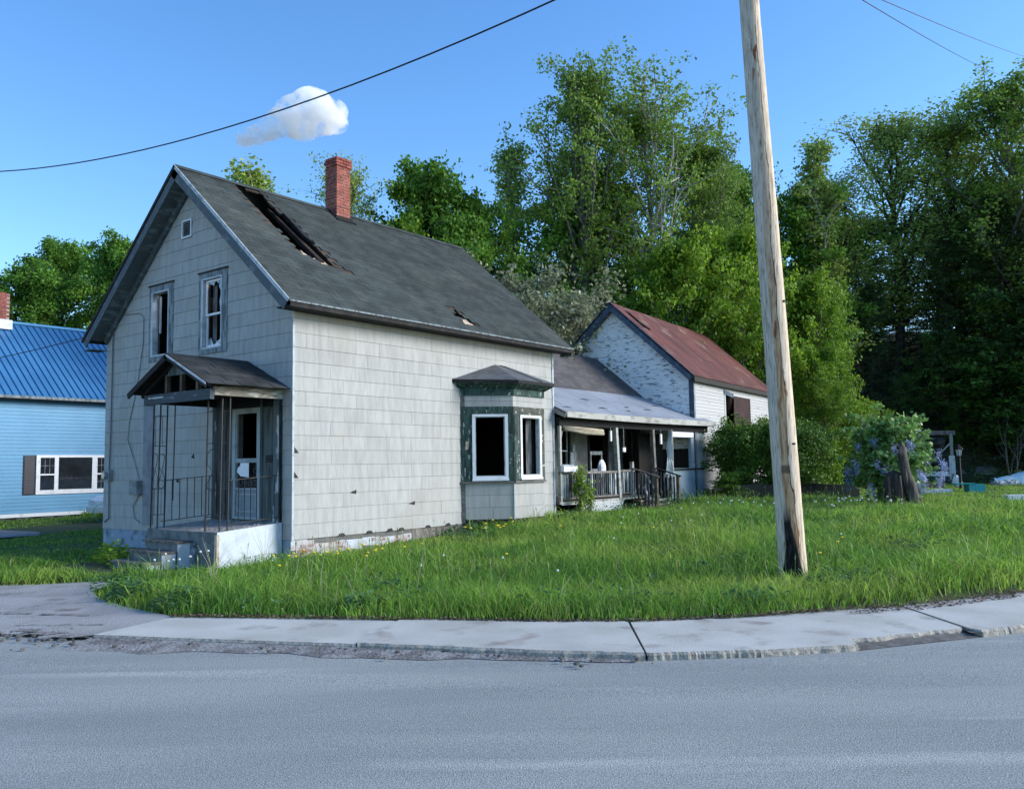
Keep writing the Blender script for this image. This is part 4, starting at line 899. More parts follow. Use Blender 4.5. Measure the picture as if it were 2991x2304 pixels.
# things on the veranda
aw = MB().tube([(8.40, -.10, 2.72), (9.4, -.12, 2.66), (10.35, -.10, 2.64)], [.055, .07, .06], 10).tube([(8.42, -.16, 2.65), (9.4, -.18, 2.57), (10.3, -.16, 2.57)], [.04, .05, .045], 8).build('rolled_awning', 'canvas', origin=(9.4, -.1, 2.6), smooth=True)
tag(aw, 'rolled canvas blind hanging under the porch eave near the grey house', 'blind')
t = thing('planter_box', 'white window box on the left end of the veranda rail', 'planter', (8.55, -.15, 1.57))
ABS[t.name] = Vector((8.55, -.15, 1.57)); box('trough', 'white', t, 8.24, 8.86, -.25, -.06, 1.565, 1.70)
b = MB()
for i in range(9): b.ball((8.3+i*.06, -.15, 1.72), random.uniform(.03, .05), 6, 4, (1.2, 1, .7), .3)
b.build('dead_plants', 'cloth_white', t)
def chime(x, z0, z1, w, lab, mm='white'):
    b = MB().tube([(x, -.2, 2.75), (x, -.2, z1)], .006, 4).box(x-w, x+w, -.22, -.18, z0, z1)
    tag(b.build('hanging_ornament', mm, origin=(x, -.2, z0)), lab, 'ornament')
chime(10.62, 2.37, 2.66, .035, 'narrow white ornament hanging just left of the peeling porch post')
chime(11.32, 2.08, 2.20, .065, 'small white box hanging just right of the peeling porch post')
chime(13.52, 2.32, 2.62, .045, 'white strip hanging beside the torn pale cloth on the veranda')
b = MB().tube([(12.0, .5, 2.75), (12.0, .5, 2.4)], .008, 4).ball((12.0, .5, 2.33), .06); tag(b.build('porch_lamp', 'white', origin=(12, .5, 2.33)), 'round white bulb hanging in the dark middle of the veranda', 'lamp')
b = MB().add([(8.33, -.13, 2.58), (8.36, -.13, 2.60), (8.24, -.13, 2.12), (8.21, -.13, 2.10)], [(0, 1, 2, 3)]).bar((8.35, -.13, 2.6), (8.22, -.13, 2.1), .02)
tag(b.build('loose_stick', 'fascia', origin=(8.3, -.13, 2.3)), 'thin pale stick hanging at the left end of the veranda', 'stick')
t = thing('wooden_chair', 'old grey chair frame standing on the veranda behind the rail', 'chair', (11.6, 1.2, .8)); 
ABS[t.name] = Vector((11.6, 1.2, .8))
box('seat', 'grey_wood', t, 11.35, 11.95, .95, 1.45, 1.22, 1.27); box('back_rail', 'grey_trim', t, 11.32, 11.98, .93, .97, 2.02, 2.12); box('back_rail', 'grey_trim', t, 11.32, 11.98, .93, .97, 1.55, 1.61)
for x in (11.34, 11.93): box('leg', 'grey_trim', t, x-.025, x+.025, .92, .97, .8, 2.05); box('leg', 'grey_trim', t, x-.025, x+.025, 1.4, 1.45, .8, 1.22)
b = MB().ball((11.15, .45, 1.62), .19, 10, 7, (.8, .6, 1.35), .12); tag(b.build('white_sack', 'paper', origin=(11.15, .45, 1.37)), 'white pointed sack showing above the veranda rail', 'sack')
b = MB().box(10.25, 10.55, .9, .95, .8, 2.1).box(10.3, 10.42, .85, .9, 2.1, 2.3); tag(b.build('leaning_board', 'grey_trim', origin=(10.4, .9, .8)), 'tall grey board standing on the veranda left of the chair', 'board')
b = MB(); F_ = FR((13.9, -.2, 0), X, Z, -Y)
ws = [(2.74, .04), (2.5, .07), (2.2, .16), (1.95, .14), (1.75, .22), (1.5, .30), (1.25, .26)]
vs = []; fs = []
for i, (z, w) in enumerate(ws):
    for k in range(9):
        t_ = k/8-.5; vs.append((14.16-.12*i/6+t_*w*2, -.19+.05*math.sin(k*2.1+i*.9), z+(.1*abs(math.sin(k*1.7)) if i == 6 else 0)))
for i in range(6):
    for k in range(8):
        if not (i >= 4 and k == 4): fs.append((i*9+k, i*9+k+1, (i+1)*9+k+1, (i+1)*9+k))
b.add(vs, fs); tag(b.build('torn_cloth', 'cloth_white', origin=(14.1, -.2, 1.3)), 'torn pale cloth hanging from the veranda post by the dark window', 'cloth')
b = MB()
for i in range(14): b.bar((11.9+random.uniform(0, 1.2), -.3-random.uniform(0, .5), .62+random.uniform(0, .1)), (12.1+random.uniform(0, 1.0), -.2-random.uniform(0, .5), .68+random.uniform(0, .12)), .05, .02)
tag(b.build('junk_pile', 'fascia', origin=(12.5, -.5, .6)), 'small pile of pale scraps and boards on the veranda stairs', 'junk')

# ------------------------------------------------------------------ barn
barn = thing('barn', 'old barn with peeling white clapboards and a rusty red roof behind the wing', 'barn', (16.0, -.12, .4), math.radians(5.2))
bw, bl = 5.62, 9.0; bz = 4.12; bh = 6.78     # local coordinates: x along the side wall, y across the gable, z above .4
TB = (6.91-4.17)/2.95
FBG = FR((0, 0, 0), Y, Z, -X); FBS = FR((0, 0, 0), X, Z, -Y)
zb = lambda y: 4.17+(y+.14)*TB
bc = [(-TB, 1, zb(0)-.20), (TB, 1, zb(0)-.20+TB*bw)]
bdo = (3.15, 5.95, .6, 3.72)
bg_ = wall_part('gable_wall', FBG, (0, bw, 0, 7), [], bc, -.14, -.012, 'backing', barn)
bs_ = wall_part('side_wall', FBS, (0, bl, 0, zb(0)-.12), [bdo], [], -.14, -.012, 'backing', barn)
MB().box(bl-.1, bl, .2, bw, 0, 4).box(.2, bl, bw-.1, bw, 0, 4).box(.2, bl-.2, 1.6, 1.7, 0, 5).build('rear_walls', 'interior', barn)
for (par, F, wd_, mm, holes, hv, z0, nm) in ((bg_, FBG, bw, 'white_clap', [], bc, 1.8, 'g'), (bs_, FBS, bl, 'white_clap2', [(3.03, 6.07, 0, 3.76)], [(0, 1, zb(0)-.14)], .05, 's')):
    v = z0
    while v < 6.9:
        for p in cut((.09, wd_, v+.002, v+.112), holes, hv):
            a0 = min(q[0] for q in p); a1 = max(q[0] for q in p)
            if nm == 'g' and v < 3.0 and a1 > 3: p = cut((.09, 3., v+.002, v+.112), [], [])[0]
            piece('clapboard', F, p, -.012, .002, mm, par, .10, .0015)
        v += .112
box('corner_board', 'grey_trim', barn, -.03, .09, -.03, -.0, .6, zb(0)-.18); box('corner_board', 'barn_trim', barn, -.035, -.031, -.03, .14, .6, zb(0)-.14)
FBR = FR((-.30, -.14, 4.17), X, (0, 1, TB), (0, -TB, 1)); LB = math.hypot(2.95, 2.74); brl = bl+.5
FBL = FR((-.30, 2*2.81+.14, 4.17), X, (0, -1, TB), (0, TB, 1))
br = MB().prism(FBR, [(0, 0), (1.0, 0), (1.0, LB), (0, LB)], -.06, -.02)
br = MB()
for a, c in ((0, .62), (1.15, brl)): br.prism(FBR, [(a, 0), (c, 0), (c, LB), (a, LB)], -.06, -.02)
br.prism(FBR, [(.62, 0), (1.15, 0), (1.15, 2.35), (.62, 2.75)], -.06, -.02).prism(FBR, [(.62, 3.72), (1.15, 3.62), (1.15, LB), (.62, LB)], -.06, -.02)
br.prism(FBL, [(0, 0), (brl, 0), (brl, LB), (0, LB)], -.06, -.0)
br = br.build('roof', 'tar', barn)
u = 0; k = 0
while u < brl-.05:
    u1_ = min(u+.62, brl); v = 0
    for (a, c) in ((0, 1.4), (1.38, 2.75), (2.72, LB)):
        hol = [(.62, 1.02, 2.72, 3.7)] if k == 1 else []
        for p in cut((u, u1_, a, c), hol, []): piece('roof_sheet', FBR, p, -.018, -.002+random.uniform(0, .006), 'red_metal', br, .003, .003)
    u += .625; k += 1
MB().prism(FBR, [(.70, 3.0), (.98, 2.6), (1.08, 2.7), (.92, 3.15)], -.02, .03, .02).build('torn_flap', 'tar', br)
MB().prism(FBR, [(0, 0), (.03, 0), (.03, LB), (0, LB)], -.22, .012).build('rake_board', 'barn_trim', br); MB().prism(FBL, [(0, 0), (.03, 0), (.03, LB), (0, LB)], -.22, .012).build('rake_board', 'barn_trim', br)
MB().prism(FBR, [(.03, .1), (.30, .1), (.30, LB), (.03, LB)], -.21, -.19).build('soffit', 'soffit', br); MB().prism(FBL, [(.03, .1), (.30, .1), (.30, LB), (.03, LB)], -.21, -.19).build('soffit', 'soffit', br)
MB().prism(FBG, [(0, zb(0)-.34), (.0, zb(0)-.2), (2.81, zb(2.81)-.2), (2.81, zb(2.81)-.38)][::-1], .0, .025).build('frieze_board', 'barn_trim', br)
MB().box(-.27, brl-.3, -.16, -.12, 3.98, 4.14).build('eave_fascia', 'backing', br)
MB().box(-.0, bl, -.12, -.0, 4.0, 4.02).build('eave_soffit', 'backing', br)
dd = box('barn_door', 'barn_door', barn, 3.98, 5.95, -.03, -.0, .6, 3.72)
for k in range(9): box('plank', 'barn_door', dd, 3.985+k*.218, 4.195+k*.218, -.045, -.031, .62, 3.70)
MB().prism(FBS, [(3.03, .6), (3.15, .6), (3.15, 3.76), (3.03, 3.76)], -.01, .02).build('door_jamb', 'white_clap2', barn)
MB().prism(FBS, [(2.98, 3.76), (4.0, 3.68), (4.0, 3.84), (2.95, 3.92)], .0, .035).build('door_head', 'barn_trim', barn)

# ------------------------------------------------------------------ blue house
bh_ = thing('blue_house', 'sky blue clapboard house with a ribbed blue metal roof on the left', 'house', (2.0, 17.5, .1))
by = 17.5; bx0, bx1 = -5.0, 10.0
FBH = FR((bx0, by, 0), X, Z, -Y)
bwin = (8.13-bx0-5.0+.0, 0, 0, 0)
wx = 3.13                                           # left edge of the window group
hole = (wx-bx0, wx-bx0+2.63, 1.02, 2.33)
bwl = wall_part('front_wall', FBH, (0, bx1-bx0, .30, 4.3), [], [], -.2, -.012, 'blue_siding', bh_)
v = .42
while v < 4.22:
    for p in cut((0, bx1-bx0, v, v+.118), [hole, (2.74-bx0, 3.12-bx0, 1.02, 2.31)], []): piece('clapboard', FBH, p, -.012, .0, 'blue_siding', bwl, .11)
    v += .1195
box('base_trim', 'white', bwl, bx0, bx1, by-.03, by-.0, .30, .415)
MB().box(bx0, bx1, by+.02, by+.3, -.1, .30).build('foundation', 'backing', bh_)
for i in range(22):
    x = bx0+.4+i*.62+random.uniform(-.1, .1); b = MB().ball((x, by+.02, .2), .2, 7, 5, (1.3, .35, .55), .25); b.build('stone', 'stone', bh_)
MB().box(bx0, bx0+.1, by+.2, by+7, 0, 4.2).box(bx1-.1, bx1, by+.2, by+7, 0, 4.2).box(bx0, bx1, by+6.9, by+7, 0, 4.2).build('walls', 'blue_siding', bh_)
MB().add([(bx0, by, 4.2), (bx0, by+7, 4.2), (bx0, by+3.5, 7.1)], [(0, 1, 2)]).add([(bx1, by, 4.2), (bx1, by+7, 4.2), (bx1, by+3.5, 7.1)], [(0, 1, 2)]).build('gable_ends', 'blue_siding', bh_)
FBR_ = FR((bx0-.3, by-.30, 4.27), X, (0, 3.8, 2.98), (0, -2.98, 3.8)); LBR = math.hypot(3.8, 2.98)
brf = MB().prism(FBR_, [(0, 0), (bx1-bx0+.6, 0), (bx1-bx0+.6, LBR), (0, LBR)], -.05, 0).prism(FR((bx0-.3, by+7.3, 4.27), X, (0, -3.8, 2.98), (0, 2.98, 3.8)), [(0, 0), (bx1-bx0+.6, 0), (bx1-bx0+.6, LBR), (0, LBR)], -.05, 0).build('roof', 'blue_roof', bh_)
for k in range(66):
    u = .12+k*.232
    piece('rib', FBR_, [(u-.014, .01), (u+.014, .01), (u+.014, LBR-.05), (u-.014, LBR-.05)], .0, .028, 'blue_rib', brf)
MB().box(bx0-.3, bx1+.3, by-.34, by-.30, 4.17, 4.26).build('eave_fascia', 'grey_trim', brf)
MB().box(bx0-.3, bx1+.3, by-.30, by-.0, 4.14, 4.16).build('eave_soffit', 'backing', brf)
MB().prism(FBR_, [(0, LBR-.14), (bx1-bx0+.6, LBR-.14), (bx1-bx0+.6, LBR+.02), (0, LBR+.02)], .03, .045).build('ridge_cap', 'blue_siding', brf)
bch = box('chimney', 'mortar', brf, 2.72, 3.36, 20.55, 21.15, 6.6, 8.2)
zc = 7.28; r = 0
while zc < 8.2:
    for k in range(3):
        x = 2.71+k*.22-(0 if r % 2 else .11); x0_, x1_ = max(x, 2.71), min(x+.21, 3.37)
        if x1_-x0_ > .04: box('brick', 'brick', bch, x0_, x1_, 20.54, 20.6, zc, zc+.062)
    zc += .074; r += 1
box('flashing', 'white', bch, 2.66, 3.44, 20.45, 21.2, 6.9, 7.24)
wn = MB()
gl = [(.13, .59, 1.70, 2.24), (.13, .59, 1.16, 1.65), (.72, 1.86, 1.17, 2.25), (2.04, 2.50, 1.70, 2.24), (2.04, 2.50, 1.16, 1.65)]
FWN = FR((wx, by, 0), X, Z, -Y)
for p in cut((0, 2.63, 1.02, 2.33), gl, []): wn.prism(FWN, p, -.03, .04)
wn = wn.build('window', 'white_frame', bh_)
for i, g in enumerate(gl):
    MB().prism(FWN, [(g[0], g[2]), (g[1], g[2]), (g[1], g[3]), (g[0], g[3])], .008, .014).build('pane', 'glass', wn)
    if i in (0, 3, 4):
        for q in (1/3, 2/3): x = g[0]+(g[1]-g[0])*q; MB().prism(FWN, [(x-.008, g[2]), (x+.008, g[2]), (x+.008, g[3]), (x-.008, g[3])], .015, .022).build('muntin', 'grey_trim', wn)
        z = (g[2]+g[3])/2; MB().prism(FWN, [(g[0], z-.008), (g[1], z-.008), (g[1], z+.008), (g[0], z+.008)], .022, .028).build('muntin', 'grey_trim', wn)
sh_ = MB().prism(FWN, [(-.40, 1.02), (-.03, 1.02), (-.03, 2.31), (-.40, 2.31)], -.0, .03).build('shutter', 'shutter', bh_)
for k in range(24): MB().prism(FWN, [(-.37, 1.06+k*.051), (-.06, 1.06+k*.051), (-.06, 1.1+k*.051), (-.37, 1.1+k*.051)], .03, .034, .2).build('slat', 'shutter', sh_)

# ------------------------------------------------------------------ utility pole and wires
NP = 40; ph = 9.9; base = Vector((1.97, -8.29, .02)); top = Vector((1.22, -8.22, ph))
vs = []; fs = []; ns = 80
gro = [random.uniform(0, 6.28) for _ in range(5)]
for i in range(ns+1):
    t = i/ns; c = base.lerp(top, t); c += Vector((.03*math.sin(t*5), 0, 0)); R0 = .186*(1-t)+.118*t+(.02*math.exp(-t*40))
    for k in range(NP):
        a = 2*math.pi*k/NP; g = 0
        for j, ga in enumerate(gro): 
            w_ = .12+.03*j; dlt = (a-ga-.25*math.sin(t*3+j)+math.pi) % (2*math.pi)-math.pi; g += .006*math.exp(-(dlt/w_)**2*3)
        rr = R0*(1+.012*math.sin(3*a+t*4))-g-.004*math.sin(17*a+t*9)*random.uniform(.2, 1)
        vs.append((c.x+rr*math.cos(a), c.y+rr*math.sin(a), c.z))
for i in range(ns):
    for k in range(NP): fs.append((i*NP+k, i*NP+(k+1) % NP, (i+1)*NP+(k+1) % NP, (i+1)*NP+k))
pm = bpy.data.materials.new('weathered_pole'); pm.use_nodes = True; pn = pm.node_tree; N_ = pn.nodes; bsdf = N_['Principled BSDF']; bsdf.inputs['Roughness'].default_value = .9; bsdf.inputs['Specular IOR Level'].default_value = .12
tc = N_.new('ShaderNodeTexCoord'); sp_ = N_.new('ShaderNodeSeparateXYZ'); pn.links.new(tc.outputs['Object'], sp_.inputs[0])
def mth(op, a, b=None, c=None):
    n = N_.new('ShaderNodeMath'); n.operation = op
    for i, v_ in enumerate((a, b, c)):
        if v_ is None: continue
        if isinstance(v_, (int, float)): n.inputs[i].default_value = v_
        else: pn.links.new(v_, n.inputs[i])
    return n.outputs[0]
def nz(scale, st, det=5):
    mp = N_.new('ShaderNodeMapping'); mp.inputs['Scale'].default_value = st; n = N_.new('ShaderNodeTexNoise'); n.inputs['Scale'].default_value = scale; n.inputs['Detail'].default_value = det
    pn.links.new(tc.outputs['Object'], mp.inputs[0]); pn.links.new(mp.outputs[0], n.inputs[0]); return n.outputs[0]
def rmp(s, a, b, lo=0., hi=1.):
    mr = N_.new('ShaderNodeMapRange'); mr.inputs[1].default_value = a; mr.inputs[2].default_value = b; mr.inputs[3].default_value = lo; mr.inputs[4].default_value = hi; pn.links.new(s, mr.inputs[0]); return mr.outputs[0]
def mxc(f, a, b):
    m_ = N_.new('ShaderNodeMix'); m_.data_type = 'RGBA'
    for s, v_ in ((m_.inputs[0], f), (m_.inputs[6], a), (m_.inputs[7], b)):
        if isinstance(v_, tuple): s.default_value = (*v_, 1)
        else: pn.links.new(v_, s)
    return m_.outputs[2]
# object origin is the foot; undo the lean, then side = distance across the stripped face (which looks at the road)
xl = mth('ADD', sp_.outputs[0], mth('MULTIPLY', sp_.outputs[2], .076)); yl = mth('SUBTRACT', sp_.outputs[1], mth('MULTIPLY', sp_.outputs[2], .007))
side = mth('ADD', mth('MULTIPLY', xl, .34), mth('MULTIPLY', yl, -.94)); front = mth('ADD', mth('MULTIPLY', xl, .94), mth('MULTIPLY', yl, .34))
side = mth('DIVIDE', side, mth('SUBTRACT', .19, mth('MULTIPLY', sp_.outputs[2], .0068)))
wob = mth('MULTIPLY', mth('SUBTRACT', nz(1.0, (3, 3, .9)), .5), 1.1); s2 = mth('ADD', side, wob)
facing = rmp(front, .02, -.04)
grey = mxc(rmp(nz(9, (4, 4, .35)), .42, .62), (.52, .46, .39), (.35, .31, .265))
pale = mxc(rmp(nz(8, (4, 4, .4)), .4, .6), (.68, .57, .44), (.52, .42, .31))
tan = mxc(rmp(nz(5, (5, 5, .5)), .42, .6), (.50, .34, .20), (.30, .155, .075))
band = mth('MULTIPLY', mth('MULTIPLY', rmp(s2, -.22, -.10), rmp(s2, .50, .38)), facing)
low = rmp(sp_.outputs[2], 7.0, 3.2)
col = mxc(rmp(s2, .0, .35), grey, pale)  # wood paler on the right, light from that side put into the colour
col = mxc(mth('MULTIPLY', band, low), col, tan)
pt = rmp(nz(2.2, (5, 5, 1.1), 3), .60, .66); col = mxc(mth('MULTIPLY', mth('MULTIPLY', pt, rmp(s2, -.3, 0)), mth('MULTIPLY', rmp(s2, .75, .5), facing)), col, (.20, .085, .045))
crk = rmp(nz(16, (4.5, 4.5, .22), 2), .36, .33); col = mxc(mth('MULTIPLY', crk, .8), col, (.05, .035, .028))
crk2 = mth('MULTIPLY', mth('MULTIPLY', rmp(s2, .40, .43), rmp(s2, .49, .46)), facing); col = mxc(mth('MULTIPLY', crk2, .85), col, (.04, .028, .022))
bm = mth('MULTIPLY', rmp(mth('ADD', mth('ABSOLUTE', mth('ADD', side, mth('MULTIPLY', wob, .35))), mth('MULTIPLY', sp_.outputs[2], .95)), .99, .90), facing)
bm = mth('MAXIMUM', bm, mth('MULTIPLY', mth('MULTIPLY', rmp(mth('ABSOLUTE', mth('ADD', mth('ADD', side, .12), mth('MULTIPLY', wob, .2))), .30, .22), rmp(sp_.outputs[2], 1.15, .90)), facing))
knot = mth('MULTIPLY', mth('MULTIPLY', rmp(mth('ABSOLUTE', mth('SUBTRACT', sp_.outputs[2], 1.62)), .07, .04), rmp(mth('ABSOLUTE', mth('SUBTRACT', side, .06)), .36, .28)), facing)
col = mxc(mth('MULTIPLY', knot, .75), col, (.05, .03, .025))
col = mxc(bm, col, mxc(rmp(nz(14, (2, 2, .5)), .45, .6), (.010, .010, .010), (.035, .03, .028)))
pn.links.new(col, bsdf.inputs['Base Color'])
bp = N_.new('ShaderNodeBump'); bp.inputs['Strength'].default_value = .5; bp.inputs['Distance'].default_value = .02; pn.links.new(nz(22, (3, 3, .25)), bp.inputs['Height']); pn.links.new(bp.outputs[0], bsdf.inputs['Normal'])
pole = thing('utility_pole', 'tall leaning weathered utility pole with peeled brown streaks and a blackened foot', 'utility pole', (base.x, base.y, base.z))
ABS[pole.name] = base.copy()
me = np_mesh('shaft', np.array(vs)-np.array(base), fs, pm, True); link(bpy.data.objects.new('shaft', me), pole, base)
MB().bar((1.24-.85, -8.22-.6, 9.25), (1.24+.85, -8.22+.6, 9.25), .09, .11).build('crossarm', 'grey_wood', pole)
for k, (dx, dy) in enumerate(((-.8, -.56), (.8, .56), (-.4, -.28))): MB().tube([(1.24+dx, -8.22+dy, 9.3), (1.24+dx, -8.22+dy, 9.5)], [.03, .05], 8).build('insulator', 'white', pole)
for (dz, a) in ((1.98, .5), (3.9, .4)):
    MB().bar((1.97-dz*.076-.10, -8.29-.16, dz), (1.97-dz*.076-.12, -8.29-.19, dz), .03).build('spike', 'iron', pole)
def wire(pts, r, name, lab, sag, n=40, mm='cable', ext=1.):
    a, c = Vector(pts[0]), Vector(pts[1]); P_ = []
    for i in range(n+1):
        t = i/n*ext; p = a+(c-a)*t; p.z -= 4*sag*t*(1-t); P_.append(p)
    o = MB().tube(P_, r, 6).build(name, mm, origin=tuple(a)); tag(o, lab, 'cable'); return o
wire([(1.32, -8.2, 9.45), (-.436, 16.821, 10.91)], .016, 'overhead_cable', 'thick black overhead cable sweeping from the pole across the sky over the house', 1.15, ext=1.5)
wire([(1.5, -8.1, 9.35), (60.0, -4.2, 29.4)], .012, 'power_line', 'lower of two thin wires descending to the trees at upper right', .25)
wire([(1.9, -7.8, 9.55), (58.0, -6.7, 29.0)], .012, 'power_line', 'upper of two thin wires at the upper right corner of the sky', .2)
wire([(.38, 14.9, 4.99), (-.38, 7.1, 4.80)][::-1], .011, 'service_cable', 'dark service cable crossing in front of the blue metal roof', .02, 12, ext=2.2)

# ------------------------------------------------------------------ yard objects
def zg(x, y): return float(gz(x, y))
def car(name, label, loc, rz, paint, L=4.3, hulk=False):
    t = thing(name, label, 'car', loc, rz); h = L/2
    prof = [(-h, .35), (-h, .72), (-h+.25, .86), (-h+1.15, .92), (-h+1.75, 1.38), (h-1.35, 1.40), (h-.6, .98), (h-.1, .92), (h, .70), (h, .35)]
    if hulk: prof = [(-h, .35), (-h, .72), (-h+.25, .86), (-h+1.15, .90), (-h+1.4, .93), (-h+1.5, .70), (h-1.3, .68), (h-1.2, .95), (h-.1, .90), (h, .70), (h, .35)]
    b = MB(); n = len(prof)
    for s in (-1, 1): b.v += [(x, s*(.84 if z < 1. else .66), z) for x, z in prof]
    b.f += [tuple(range(n-1, -1, -1)), tuple(range(n, 2*n))]+[(i, (i+1) % n, n+(i+1) % n, n+i) for i in range(n)]; b.mi = [0]*len(b.f)
    body = b.build('body', paint, t)
    for s in (-1, 1):
        if hulk: box('door', paint, t, -h+1.45, h-1.25, s*.80-.03, s*.80+.03, .4, .92)
        else: MB().add([(-h+1.3, s*.80, .97), (h-1.0, s*.80, .98), (h-1.42, s*.675, 1.34), (-h+1.80, s*.675, 1.33)], [(0, 1, 2, 3)]).build('side_window', 'glass', t)
        MB().box(-h-.02, -h, s*.62-.14, s*.62+.14, .60, .74).build('headlight', 'lamp_glass', t); MB().box(h, h+.02, s*.66-.12, s*.66+.12, .60, .76).build('tail_light', 'brick', t)
        for x in (-h+.8, h-.85):
            w = MB().tube([(x, s*.70, .31), (x, s*.87, .31)], .31, 16).build('wheel', 'rubber', t, origin=(x, s*.78, .31)); MB().tube([(x, s*.86, .31), (x, s*.88, .31)], .17, 10).build('rim', 'chrome', w, origin=(x, s*.87, .31))
    if hulk: MB().bar((-h+1.35, -.6, .93), (-h+1.55, -.6, 1.12), .04).bar((-h+1.35, .6, .93), (-h+1.55, .6, 1.12), .04).build('windscreen_frame', 'chrome', t)
    else: MB().add([(-h+1.20, -.62, .95), (-h+1.20, .62, .95), (-h+1.72, .56, 1.34), (-h+1.72, -.56, 1.34)], [(0, 3, 2, 1)]).build('windscreen', 'glass', t)
    box('bumper', 'chrome', t, -h-.08, -h-.0, -.82, .82, .38, .52); box('bumper', 'chrome', t, h, h+.08, -.82, .82, .38, .52)
    return t
car('parked_car', 'low black roofless car hulk under the dark bushes left of the pole', (18.0, -2.25, .10), math.radians(-50+180), 'car_dark', hulk=True)
car('parked_car', 'white car parked between the two houses, only its front end showing', (5.75, 13.9, .12), math.radians(2), 'car_white', 4.4)
b = MB(); b.tube([(3.45+.28*math.cos(a), 13.6, .5+.28*math.sin(a)) for a in np.linspace(0, 5.6, 20)], .018, 5)
tag(b.build('garden_hose', 'hose', origin=(3.45, 13.6, .22)), 'loop of green hose hanging by the white car', 'hose')
b = MB().add([(19.45, -2.70, 1.26), (19.86, -3.14, 1.02), (20.1, -2.95, .98), (19.7, -2.5, 1.22), (19.45, -2.70, 1.18), (19.86, -3.14, .94)], [(0, 1, 2, 3), (0, 4, 5, 1)]).bar((19.6, -2.8, .5), (19.65, -2.8, 1.1), .05); tag(b.build('sheet_metal', 'white', origin=(19.7, -2.8, .5)), 'white bent sheet metal sticking up just right of the pole', 'scrap metal')
# lamp post
lx, ly = 30.43, -5.22; lz = zg(lx, ly)
lp = thing('lamp_post', 'small black garden lamp post with a pale lantern', 'lamp post', (lx, ly, lz)); ABS[lp.name] = Vector((lx, ly, lz))
MB().tube([(lx, ly, lz-.1), (lx, ly, lz+1.38)], [.06, .05], 8).build('post', 'blackp', lp)
ln = MB().tube([(lx, ly, lz+1.40), (lx, ly, lz+1.68)], [.085, .13], 6).build('lantern', 'lamp_glass', lp)
MB().tube([(lx, ly, lz+1.68), (lx, ly, lz+1.72), (lx, ly, lz+1.84), (lx, ly, lz+1.92)], [.19, .18, .05, .01], 6).build('lantern_roof', 'blackp', ln); MB().tube([(lx, ly, lz+1.36), (lx, ly, lz+1.41)], [.06, .10], 6).build('lantern_base', 'blackp', ln)
for k in range(6):
    a = k*math.pi/3; MB().tube([(lx+.087*math.cos(a), ly+.087*math.sin(a), lz+1.40), (lx+.132*math.cos(a), ly+.132*math.sin(a), lz+1.68)], .01, 4).build('lantern_bar', 'blackp', ln)
# stump
sx, sy = 13.75, -6.85; sz = zg(sx, sy); U_ = Vector((.61, -.79, 0)); W_v = Vector((.79, .61, 0))
st_ = thing('tree_stump', 'tall splintered grey tree stump with a dark rotten hollow', 'tree stump', (sx, sy, sz)); ABS[st_.name] = Vector((sx, sy, sz))
def SP(u, w, z): return Vector((sx, sy, sz))+U_*u+W_v*w+Z*z
MB().tube([SP(.42, 0, -.1), SP(.33, 0, .25), SP(.27, 0, .6), SP(.17, 0, .95), (SP(.12, 0, 1.3)), SP(.12, 0, 1.6), SP(.10, 0, 1.78)], [.17, .15, .17, .13, .12, .09, .02], 9).build('trunk', 'stumpw', st_, smooth=True)
MB().tube([SP(.12, -.12, -.1), SP(.22, -.08, .3), SP(.20, -.05, .6)], [.05, .06, .04], 6).tube([SP(.62, .0, -.1), SP(.48, 0, .25), SP(.34, 0, .5)], [.05, .08, .06], 6).tube([SP(.08, .0, 1.2), SP(.04, 0, 1.42), SP(.07, 0, 1.72)], [.06, .05, .01], 6).tube([SP(-.06, -.22, -.1), SP(-.05, -.2, .5), SP(-.04, -.15, .9)], [.02, .03, .02], 5).build('root_flare', 'stumpw', st_, smooth=True)
MB().tube([SP(-.12, .12, -.1), SP(-.10, .12, .5), SP(-.06, .12, .92), SP(-.02, .1, 1.02)], [.29, .27, .20, .06], 10).build('rotten_core', 'hollow', st_, smooth=True)
MB().tube([SP(-.36, -.1, -.1), SP(-.36, -.08, .5), SP(-.3, -.05, .88)], [.12, .11, .05], 7).build('hollow_wall', 'hollow', st_, smooth=True)
MB().tube([SP(.14, -.13, .55), SP(.13, -.12, .85), SP(.12, -.10, 1.2)], [.005, .035, .005], 5).build('red_heartwood', 'stumpw', st_)
# junk lying on the grass
def junk(name, mm, lab, cat, shape, loc):
    b = MB(); shape(b, *loc, zg(*loc)); return tag(b.build(name, mm, origin=(*loc, zg(*loc))), lab, cat)
tb = thing('storage_tub', 'open teal plastic tub with its lid askew beside the lamp post', 'tub', (27.7, -6.2, zg(27.7, -6.2))); ABS[tb.name] = Vector((27.7, -6.2, zg(27.7, -6.2)))
def ob(c, ax_, L_, W2, z0, z1, b=None):
    b = b or MB(); u = Vector((*ax_, 0)).normalized(); w = Vector((-u.y, u.x, 0)); c = Vector((*c, 0))
    P_ = [c+u*s*L_/2+w*t_*W2/2 for s, t_ in ((-1, -1), (1, -1), (1, 1), (-1, 1))]
    return b.add([p+Z*z0 for p in P_]+[p+Z*z1 for p in P_], [(0, 3, 2, 1), (4, 5, 6, 7), (0, 1, 5, 4), (1, 2, 6, 5), (2, 3, 7, 6), (3, 0, 4, 7)])
g0 = zg(27.7, -6.2)
ob((27.7, -6.2), (.61, -.79), .62, .42, g0, g0+.30).build('tub_body', 'teal', tb); ob((27.5, -5.85), (.5, -.85), .75, .5, g0+.30, g0+.34).build('lid', 'teal', tb)
g0 = zg(29, -4)
o = ob((27.1, -5.15), (.61, -.79), .7, .3, zg(27.1, -5.15)-.02, zg(27.1, -5.15)+.14).build('foam_slab', 'white', origin=(26.9, -4.9, .4)); tag(o, 'white foam slab in the grass right of the stump', 'slab')
